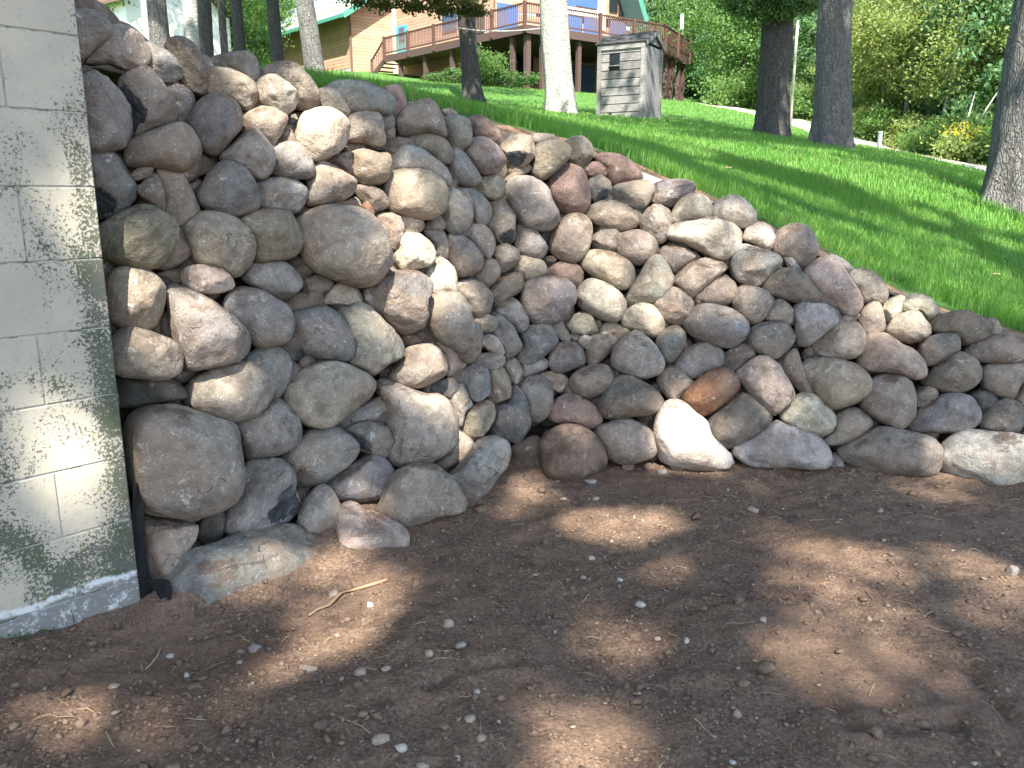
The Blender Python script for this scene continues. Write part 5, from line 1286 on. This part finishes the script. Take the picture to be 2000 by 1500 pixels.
for (u, y, h, key, sc_) in [(220, 84, 14, "woodC", 1.8), (360, 90, 14, "woodA", 1.8), (480, 96, 14, "woodA", 1.8), (140, 80, 14, "woodA", 1.8), (420, 64, 8, "woodD", 1.1), (310, 66, 8, "woodA", 1.1), (500, 70, 8, "woodA", 1.1)]:
    wood_tree(u, y, h, key, sc_, "bark_dark", "leafy tree of the wood seen between the trunks at the upper left", "trees of the wood at the upper left")
# ------------------------------------------------------------------ grass blades
def blades(n, sampler, hgt, wid, rg):
    x, y = sampler(n); z = hill(x, y); g_ = GG(x, y, z)
    keep = g_ > .56 + .22 * (vnoise(x * 2.3, y * 2.3, seed=9)) + .08 * rg.normal(size=len(x))
    keep &= path_dist(x, y) > .75
    x, y, z = x[keep], y[keep], z[keep]; n = len(x); g_ = g_[keep]
    dense = vnoise(x * 1.4, y * 1.4, seed=77) * .5 + .5
    h = hgt * rg.uniform(.55, 1.25, n) * (.7 + .6 * dense) * np.where(g_ < .8, 1.25, 1.0); w = wid * rg.uniform(.7, 1.3, n)
    az = rg.uniform(0, 2 * math.pi, n); ln = rg.uniform(.15, .75, n) * h
    # near the crest the grass lies over downhill
    dx, dy = np.cos(az), np.sin(az); over = np.clip(1.2 - g_, 0, 1) * .6
    lx, ly = dx * ln - N2[0] * over * h, dy * ln - N2[1] * over * h
    sx_, sy_ = -dy * w, dx * w
    b = np.stack([x, y, z - .01], -1); sd = np.stack([sx_, sy_, np.zeros(n)], -1); L = np.stack([lx, ly, np.zeros(n)], -1); U = np.stack([np.zeros(n), np.zeros(n), h], -1)
    V = np.stack([b - sd, b + sd, b + L * .35 + U * .55 + sd * .8, b + L * .35 + U * .55 - sd * .8, b + L + U * .95], 1).reshape(-1, 3)
    i = np.arange(n)[:, None] * 5
    return V, np.concatenate([i + np.array([[0, 1, 2, 3]])]), np.concatenate([i + np.array([[3, 2, 4]])])
def grass_obj(name, n, sampler, hgt, wid, seed):
    rg = np.random.default_rng(seed); V, q, t3 = blades(n, sampler(rg), hgt, wid, rg)
    tri = np.concatenate([q[:, [0, 1, 2]], q[:, [0, 2, 3]], t3])
    # keep each blade's three triangles as one island
    me = mesh(name, V, tri, MATS["grass"]); return link(name, me)
def near(rg):
    def f(n):
        a = rg.uniform(math.radians(-16), math.radians(40), n); r = np.sqrt(rg.uniform(4.0 ** 2, 8.5 ** 2, n)); return r * np.sin(a), r * np.cos(a)
    return f
def midr(rg):
    def f(n):
        a = rg.uniform(math.radians(-16), math.radians(36), n); r = 8.3 * (17 / 8.3) ** rg.uniform(0, 1, n); return r * np.sin(a), r * np.cos(a)
    return f
def farr(rg):
    def f(n):
        a = rg.uniform(math.radians(-16), math.radians(32), n); r = 16.5 * (48 / 16.5) ** rg.uniform(0, 1, n); return r * np.sin(a), r * np.cos(a)
    return f
for nm, n, sm, h, w, sd in (("grass", 120000, near, .075, .0024, 1), ("grass", 100000, midr, .08, .0045, 2), ("grass", 70000, farr, .08, .010, 3)):
    tag(grass_obj(nm, n, sm, h, w, sd), {1: "bright green grass blades along the crest of the wall", 2: "bright green lawn grass on the slope", 3: "far lawn grass in front of the house"}[sd], "grass", kind="stuff")

# ------------------------------------------------------------------ crumbs of soil, grit, roots, straw
def ico(n=1):
    import bmesh
    b = bmesh.new(); bmesh.ops.create_icosphere(b, subdivisions=n, radius=1.0); V = np.array([v.co[:] for v in b.verts]); f = np.array([[v.index for v in q.verts] for q in b.faces]); b.free(); return V, f
IV, IF = ico(1)
def scatter(name, n, size, flat, seed, mat_, region, label, cat, sink=.25, sparse=True):
    rg = np.random.default_rng(seed); x = rg.uniform(region[0], region[1], n); y = region[2] + (region[3] - region[2]) * rg.uniform(0, 1, n) ** 1.15
    k_ = F(x, y) < -.02
    d = (x - CORNER[0]) * WN[0] + (y - CORNER[1]) * WN[1]; k_ &= d > .02
    if sparse: k_ &= vnoise(x * 2.1, y * 2.1, seed=seed) + .5 * vnoise(x * 6, y * 6, seed=seed + 1) > rg.uniform(-.9, .7, n)
    x, y = x[k_], y[k_]; n = len(x); s_ = size * np.exp(rg.normal(0, .45, n)); z = soil_z(x, y)
    V = np.repeat(IV[None], n, 0); V = V * (1 + .55 * (rg.uniform(-1, 1, (n, len(IV), 1))))
    V = V * np.stack([rg.uniform(.7, 1.3, n), rg.uniform(.7, 1.3, n), flat * rg.uniform(.7, 1.2, n)], -1)[:, None]
    a = rg.uniform(0, 6.28, n); ca, sa = np.cos(a)[:, None], np.sin(a)[:, None]
    V = np.stack([V[..., 0] * ca - V[..., 1] * sa, V[..., 0] * sa + V[..., 1] * ca, V[..., 2]], -1) * s_[:, None, None]
    V = V + np.stack([x, y, z + s_ * flat * (1 - sink) * .6], -1)[:, None]
    f = (IF[None] + (np.arange(n) * len(IV))[:, None, None]).reshape(-1, 3)
    return tag(link(name, mesh(name, V.reshape(-1, 3), f, MATS[mat_])), label, cat, kind="stuff")
scatter("soil_crumbs", 15000, .0042, .7, 1, "clod", (-2.2, 3.4, .9, 3.75), "loose brown crumbs of soil over the raked ground", "soil")
scatter("soil_clods", 800, .0085, .6, 2, "clod", (-2.2, 3.4, .9, 3.75), "larger brown clods of soil on the raked ground", "soil")
scatter("soil_clods", 2600, .0048, .75, 6, "clod", (-2.0, -.35, 1.35, 2.6), "crumbly dark soil heaped before the block wall", "soil")
scatter("grit", 7500, .0032, .7, 3, "grit", (-2.2, 3.4, .9, 3.75), "pale grit and tiny stones sprinkled over the soil", "grit")
scatter("small_pebbles", 190, .007, .65, 4, "grit", (-2.2, 3.4, .9, 3.75), "small pale pebbles strewn over the soil", "pebbles", sparse=False)
rgs = np.random.default_rng(12)
for nm, n, L0, rad, m_, lb in (("root_bits", 130, .05, .0011, "root", "short bits of root lying in the soil"), ("straw_bits", 160, .035, .0009, "straw", "short pale bits of straw lying in the soil")):
    b = MB()
    for i in range(n):
        x, y = rgs.uniform(-1.6, 3.0), rgs.uniform(1.2, 3.6)
        if F(x, y) > -.05 or (x - CORNER[0]) * WN[0] + (y - CORNER[1]) * WN[1] < .05: continue
        a = rgs.uniform(0, 6.28); L = L0 * rgs.uniform(.5, 2.0); cv = rgs.uniform(-.6, .6); P = []
        for q in np.linspace(0, 1, 5):
            xx, yy = x + math.cos(a + cv * q) * L * q, y + math.sin(a + cv * q) * L * q; P.append((xx, yy, float(soil_z(np.array(xx), np.array(yy))) + .004 + .008 * math.sin(q * 3.1) * rgs.uniform(0, 1)))
        b.tube(P, [rad, rad, rad, rad * .8, rad * .5], 5)
    tag(b.build(nm, MATS[m_]), lb, "debris", kind="stuff")
# the long root by the foot of the left wall, and twigs
def strand(name, px, rad, m_, label, cat):
    P = []
    for u, v in px:
        q = ground(u, v, .03); q[2] = float(soil_z(np.array(q[0]), np.array(q[1]))) + rad * 1.2; P.append(q)
    tag(MB().tube(P, [rad * (1 - .5 * i / len(P)) for i in range(len(P))], 7).build(name, MATS[m_], None, True), label, cat)
strand("root", [(756, 1102), (720, 1108), (690, 1112), (665, 1122), (640, 1134), (615, 1143), (600, 1152)], .0065, "root", "long thin brown root lying below the boulders", "root")
strand("twig", [(308, 1205), (300, 1222), (288, 1238), (278, 1250)], .003, "straw", "short tan twig under the black filter cloth", "twig")
strand("twig", [(150, 1362), (168, 1360), (180, 1368), (195, 1372)], .003, "root", "crooked twig on the soil at the lower left", "twig")
strand("twig", [(660, 1370), (685, 1378), (705, 1385), (722, 1398)], .003, "root", "dark twig on the shaded soil at the lower middle", "twig")

# moss along the foot of the block wall
rm_ = np.random.default_rng(8); a, b = ground(-60, 1262), ground(135, 1182); q_ = rm_.uniform(0, 1, 1500)[:, None]; Pm = a + (b - a) * q_ + np.c_[WN[0], WN[1], 0] * (rm_.exponential(.018, 1500)[:, None] + .004)
Pm = Pm[vnoise(Pm[:, 0] * 9, Pm[:, 1] * 9, seed=4) + .9 * (1 - np.linalg.norm(Pm - a, axis=1) / .5) > rm_.uniform(-.2, .8, len(Pm))]; Pm[:, 2] = soil_z(Pm[:, 0], Pm[:, 1]) + .006
Vm, fm = leaves(np.repeat(Pm, 5, 0) + rm_.normal(size=(len(Pm) * 5, 3)) * .006, .005, rm_); tag(link("moss", mesh("moss", Vm, fm, MATS["leaf_dark"])), "dark green moss along the foot of the block wall", "moss", kind="stuff")
# single pebbles one can point at
def pebble(u, v, w, h, col, label, seed, ang=False, lift=.18):
    rg = np.random.default_rng(seed); P = ground(u, v, .025)
    P[2] = float(soil_z(np.array(P[0]), np.array(P[1]))); fw = P[1] * CP - (P[2] - CAM_H) * SP; a, b = w / FPX * fw / 2, h / FPX * fw / 2
    IV2, IF2 = ico(3); Vp = IV2.copy(); o3 = rg.uniform(0, 30, 3)
    for _ in range(5 if ang else 3):
        m_ = rg.normal(size=3); m_ /= np.linalg.norm(m_); s_ = Vp @ m_; Vp = Vp - np.outer(np.maximum(s_ - rg.uniform(.55, .85), 0) * .9, m_)
    Vp = Vp * (1 + .16 * fbm(Vp[:, 0] + o3[0], Vp[:, 1] + o3[1], Vp[:, 2] + o3[2], 3, seed))[:, None]
    Vp = Vp * np.array([a, max(a, b) * .85, b * .85]); t_ = rg.uniform(-.5, .5); Vp = np.stack([Vp[:, 0] * math.cos(t_) - Vp[:, 1] * math.sin(t_), Vp[:, 0] * math.sin(t_) + Vp[:, 1] * math.cos(t_), Vp[:, 2]], -1)
    o = link("pebble", mesh("pebble", Vp, IF2, MATS["pebble"], True), None, P + UP * b * lift); o.color = (*col, 1)
    tag(o, label, "pebble", "loose pebbles on the soil"); return o
WH, TN, GY, BR = (.43, .385, .33), (.34, .27, .21), (.28, .25, .22), (.19, .13, .095)
for i, (u, v, w, h, c_, lb, an) in enumerate([
    (743, 1414, 38, 30, TN, "large tan oval pebble beside a white one near the bottom edge", 0), (781, 1435, 28, 20, WH, "bright white oval pebble beside the large tan one at the bottom", 0),
    (702, 1282, 28, 24, TN, "tan pebble left of a paler round one, in the lit soil", 1), (753, 1279, 22, 18, TN, "pale round pebble right of the tan one, in the lit soil", 0),
    (875, 1201, 24, 24, TN, "whitish rough pebble in shade right of the lit streak", 1), (720, 1145, 16, 16, WH, "small white stone chip below the long root", 1),
    (495, 1210, 28, 22, GY, "grey flat stone chip below the lowest left boulder", 1), (326, 1220, 18, 12, WH, "white paint flake like chip under the black cloth", 1),
    (361, 1272, 12, 20, WH, "upright white chip alone left of the lit soil", 1), (463, 1245, 14, 12, TN, "tiny tan chip right of the white chips", 1),
    (218, 1310, 24, 12, TN, "flat tan pebble alone in the shade at the lower left", 0), (900, 1250, 22, 16, GY, "grey angular pebble below the rough whitish one", 1),
    (918, 1388, 24, 18, TN, "tan pebble rightmost of the small cluster near the bottom", 0), (866, 1393, 22, 20, BR, "brown pebble in the middle of the small cluster near the bottom", 1),
    (838, 1262, 18, 16, TN, "pinkish pebble beside the lit soil patch", 0), (932, 1334, 16, 14, WH, "small white chip in the shade above the pebble cluster", 1),
    (825, 1464, 28, 14, TN, "flat pale pebble at the bottom edge in a sunny patch", 0), (1154, 1075, 18, 14, WH, "white stone chip alone on the shaded middle ground", 1),
    (1211, 1114, 14, 9, WH, "tiny flat white chip in the shaded middle ground", 1), (1251, 1164, 22, 18, WH, "pale wedge shaped chip in the centre of the soil", 1),
    (1285, 1229, 14, 12, TN, "round tan pebble left of a knobbly white chip", 0), (1341, 1241, 12, 18, WH, "knobbly white chip right of the round tan pebble", 1),
    (1470, 981, 26, 16, TN, "flat tan pebble in front of the wall's right half", 0), (1720, 996, 14, 14, GY, "grey pebble in front of the base stones at the right", 1),
    (1102, 955, 16, 10, TN, "flat tan pebble below the dark round boulder, left one", 0), (1163, 959, 18, 10, TN, "tan chip below the dark round boulder, right one", 1),
    (1978, 1122, 24, 30, GY, "angular grey stone chip at the right edge of the soil", 1), (1453, 1322, 30, 16, BR, "short brown bark piece on the soil", 1),
    (1432, 1474, 16, 12, WH, "pale chip at the very bottom right of centre", 1), (1046, 1100, 10, 8, TN, "tiny tan pebble left of the white chip on the middle ground", 0),
    (1140, 1110, 12, 12, TN, "small brownish round pebble under the white chip", 0), (600, 1268, 34, 18, TN, "half buried pale stone in the brightest lit soil", 0),
    (650, 1120, 20, 18, TN, "rounded pale pebble under the long root's left half", 0), (1906, 1472, 12, 8, WH, "tiny white pebble at the lower right", 0),
    (1267, 906, 26, 22, BR, "brown angular rubble stone at the foot of the white boulder, left one", 1), (1325, 908, 34, 24, BR, "brown angular rubble stone at the foot of the white boulder, right one", 1),
    (1225, 905, 30, 20, BR, "brown rubble stone right of the dark round boulder", 1), (1153, 928, 26, 14, GY, "grey chip against the dark round boulder's foot", 1),
    (1205, 890, 26, 18, BR, "reddish rubble stone leaning on the grey base stone", 0), (1293, 914, 22, 14, GY, "small grey rubble stone between two brown ones", 1)]):
    pebble(u, v, w, h, c_, lb, 500 + i, bool(an))

# ------------------------------------------------------------------ unseen oaks added for shade; the first crown's gaps are cut to place sun patches
S3 = S / np.linalg.norm(S)
def block_pt(u, v):
    r = ray(u, v); k_ = ((CORNER - EYE[:2]) @ WN) / (r[:2] @ WN); return EYE + r * k_
def on_lawn(u, v):
    lo, hi = 3.2, 40.0; r = ray(u, v)
    for _ in range(40):
        m_ = (lo + hi) / 2; q = EYE + r * m_
        if q[2] > float(hill(q[0], q[1])): lo = m_
        else: hi = m_
    return EYE + r * lo
GAPS = []
def gap(kind, *lst):
    for q_ in lst:
        u, v, r_ = q_[:3]; st = q_[3] if len(q_) > 3 else .6
        q = on_lawn(u, v) if kind == 'l' else ground(u, v) if kind == 'g' else on_wall(u, v, -.08) if kind == 'w' else block_pt(u, v)
        GAPS.append((q, r_, st))
gap('g', (1160, 1022, .09, .8), (1225, 1026, .12, .95), (1285, 1026, .09, .8), (1040, 955, .08, .5), (1570, 1075, .08, .4), (1640, 1085, .10, .55), (1700, 1110, .09, .45), (1560, 1150, .07, .35), (1600, 1170, .09, .4), (1670, 1190, .09, .45), (1730, 1235, .08, .4), (1640, 1250, .07, .35), (1580, 1290, .09, .45), (1640, 1300, .08, .35), (1680, 1150, .08, .3),
    (1850, 1100, .07, .5), (1900, 1125, .08, .55), (1955, 1150, .07, .45), (1205, 1235, .09, .35), (1230, 1250, .06, .3), (1150, 1415, .06, .4), (1165, 1450, .08, .5), (1110, 1485, .07, .5), (1860, 968, .07, .5), (1790, 955, .05, .35), (1520, 1040, .06, .25), (1280, 1100, .06, .25), (1780, 1290, .05, .25), (1940, 1220, .05, .25), (1500, 960, .05, .25),
    (680, 1100, .08, .6), (740, 1125, .08, .6), (640, 1140, .06, .5), (600, 1180, .05, .4), (710, 1180, .06, .5), (780, 1205, .08, .6), (650, 1250, .09, .65), (620, 1280, .07, .6), (700, 1270, .07, .55), (800, 1255, .08, .75), (850, 1280, .07, .6), (540, 1290, .05, .4), (830, 1430, .07, .6), (870, 1465, .06, .6), (800, 1480, .07, .6), (110, 1410, .07, .5), (60, 1450, .06, .5), (500, 1340, .05, .3), (490, 1125, .05, .4), (560, 1110, .05, .4), (1000, 985, .05, .4), (720, 1330, .05, .25), (960, 1380, .05, .2), (330, 1400, .04, .2))
gap('w', (295, 585, .08, .65), (310, 560, .05, .5), (400, 650, .07, .75), (415, 690, .06, .7), (300, 652, .05, .6), (350, 668, .05, .6), (398, 735, .06, .7), (385, 545, .04, .4), (615, 240, .09, 1), (650, 235, .08, 1), (590, 285, .05, .6), (540, 180, .07, .7), (590, 132, .08, .8), (475, 118, .05, .7), (285, 10, .05, .5),
    (650, 185, .06, .55), (685, 310, .05, .6), (710, 335, .07, .6), (740, 320, .05, .45), (720, 375, .06, .65), (775, 355, .06, .55), (800, 350, .05, .4), (770, 435, .06, .9), (758, 465, .04, .7), (800, 478, .07, 1), (830, 465, .04, .6), (857, 525, .06, 1), (860, 555, .04, .6), (900, 560, .05, .5), (785, 605, .05, .7), (812, 615, .05, .6), (745, 635, .04, .4), (790, 645, .03, .5),
    (800, 725, .05, .6), (825, 712, .05, .5), (830, 765, .06, .8), (865, 778, .06, .95), (890, 800, .05, .6), (900, 862, .04, .6), (1325, 825, .09, 1), (1320, 865, .09, 1), (1350, 880, .08, .8), (1400, 895, .07, .6), (1115, 875, .05, .45), (1370, 765, .03, .4), (1165, 588, .06, .45), (1255, 600, .05, .35), (1370, 450, .08, .4), (1430, 460, .06, .35), (1490, 452, .05, .4), (1350, 400, .05, .25), (1430, 405, .05, .2),
    (1785, 588, .06, .9), (1735, 600, .06, .9), (1700, 545, .05, .35), (1790, 620, .04, .4), (1840, 905, .06, .55), (1940, 895, .08, .4), (1890, 900, .06, .35), (1530, 800, .06, .35), (1500, 740, .06, .25), (1760, 660, .06, .2), (720, 1020, .05, .4), (1275, 350, .08, .8), (1000, 262, .06, .8), (1060, 262, .06, .7), (1530, 448, .05, .5), (1640, 478, .04, .6), (1650, 660, .05, .2), (1240, 500, .05, .2), (880, 380, .05, .2), (1100, 370, .05, .2))
gap('l', (1130, 258, .22, .8), (1230, 275, .22, .8), (1050, 245, .2, .8), (1300, 335, .14, .8), (1350, 365, .10, .7), (1400, 330, .2, .6), (1460, 310, .22, .7), (1500, 360, .14, .6), (1540, 410, .12, .7), (1600, 440, .12, .5), (1570, 385, .12, .5), (1660, 505, .1, .6), (1640, 350, .22, .7), (1720, 385, .2, .6), (1800, 425, .18, .6), (1860, 475, .14, .5), (1450, 350, .3, .3), (1600, 400, .3, .3), (1750, 450, .3, .3), (1900, 520, .3, .3), (1550, 450, .2, .3), (1700, 540, .2, .3), (1850, 600, .2, .3), (1250, 310, .3, .35),
    (1910, 440, .2, .6), (1960, 480, .14, .6), (1850, 565, .12, .7), (1760, 520, .1, .4), (1980, 560, .12, .5), (1620, 480, .1, .5), (1740, 470, .1, .4), (1900, 380, .25, .6), (1340, 300, .25, .7), (1560, 330, .25, .6), (1450, 380, .1, .6), (980, 230, .2, .7), (900, 214, .2, .7))
rl_ = np.random.default_rng(21)
for _ in range(60):
    u_ = rl_.uniform(1050, 1990); gap('l', (u_, rl_.uniform(max(262, 250 + (u_ - 1050) * .33), max(330, 300 + (u_ - 1050) * .36)), rl_.uniform(.12, .3), rl_.uniform(.2, .45)))
gap('b', (150, 860, .05, .9), (118, 885, .035, .8), (165, 505, .025, .4), (90, 1000, .03, .25))
GP = np.array([g_[0] for g_ in GAPS]); GRD = np.array([g_[1] for g_ in GAPS]) * .9 + .035; GST = np.array([g_[2] for g_ in GAPS])
def shade_oak(name, label, trunk, crown_c, n, spread, target_gaps, seed, leafsz=.13):
    t_ = tag(empty(name, (*trunk, -.1)), label, "tree")
    link("trunk", trunk_mesh("trunk", None, ((crown_c[0] - trunk[0]) / crown_c[2] * .5, (crown_c[1] - trunk[1]) / crown_c[2] * .5), crown_c[2] - .5, .38, .2, "bark_oak", .5, .9, seed), t_, (*trunk, -.1))
    limbs((*trunk, 0), (.0, .0), crown_c[2], .17, 8, spread[0] * .7, "bark_oak", t_, seed)
    rg = np.random.default_rng(seed)
    # flattened crown, leaves lying mostly across the light
    d = rg.normal(size=(n, 3)); d /= np.linalg.norm(d, axis=1)[:, None]; p = d * (rg.uniform(0, 1, n) ** (1 / 3))[:, None] * np.array(spread) + np.array(crown_c)
    if target_gaps:  # leaves cleared along the sun so light lands on chosen spots
        w_ = p[:, None, :] - GP[None]; tt = w_ @ S3; per = np.linalg.norm(w_ - tt[..., None] * S3, axis=2)
        rad_ = GRD[None] * (1 + .38 * vnoise(np.repeat(p[:, :1], len(GRD), 1) * 4.5, np.repeat(p[:, 1:2], len(GRD), 1) * 4.5 + np.arange(len(GRD))[None] * 7.3, seed=seed))
        md_ = np.where(tt > 0, per - rad_, 9); mar = md_.min(1)
        smax = np.where(md_ < .008, GST[None], 0).max(1)
        keep = (mar > .008) | (rg.uniform(0, 1, n) < -np.log(np.clip(smax, .02, .9999)) / 12 * 4.0)
        p, mar = p[keep], mar[keep]; leafsz = np.where(mar > .008, np.clip(mar + .012, .02, leafsz), .042)
    else:
        # noise-made gaps: follow a coarse pattern across the light
        ux = np.cross(S3, (0, 0, 1)); ux /= np.linalg.norm(ux); uy = np.cross(S3, ux)
        a, b = p @ ux, p @ uy
        den = vnoise(a * .75, b * 1.2, seed=seed) + .5 * vnoise(a * 2.1, b * 2.6, seed=seed + 1)
        p = p[den + .12 * rg.normal(size=len(p)) > target_thr]
    V, f = leaves(p, leafsz, rg, up=.8, aspect=.7)
    link("crown", mesh("crown", V, f, MATS["leaf_mid"]), t_)
target_thr = -.10
L_ = 13.0
c1 = np.array([.35, 2.6, .8]) + S3 * L_
shade_oak("shade_oak", "unseen tall oak added behind the viewpoint, crown gaps cut to let sun onto wall and soil", (c1[0] - 1.0, c1[1] - 1.0), c1, 150000, (6.2, 6.2, 2.6), True, 31, .083)
target_thr = .16
c2 = np.array([7.5, 14.5, 2.2]) + S3 * 16
shade_oak("shade_oak", "unseen tall oak right beside the viewpoint, added to dapple the lawn", (6.8, -2.4), c2, 12000, (6.5, 5.0, 2.2), False, 32)
c3 = np.array([-5.5, 18.0, 3.5]) + S3 * 15
shade_oak("shade_oak", "unseen tall oak left of the block building, added to dapple the far lawn", (-8.5, 8.5), c3, 13000, (6.5, 6.0, 2.2), False, 33)
target_thr = .2
c4 = np.array([9.5, 22.0, 3.0]) + S3 * 17
shade_oak("shade_oak", "unseen tall oak beyond the right end of the wall, added to dapple the lawn", (9.8, 9.0), c4, 10000, (6.0, 6.0, 2.2), False, 34)
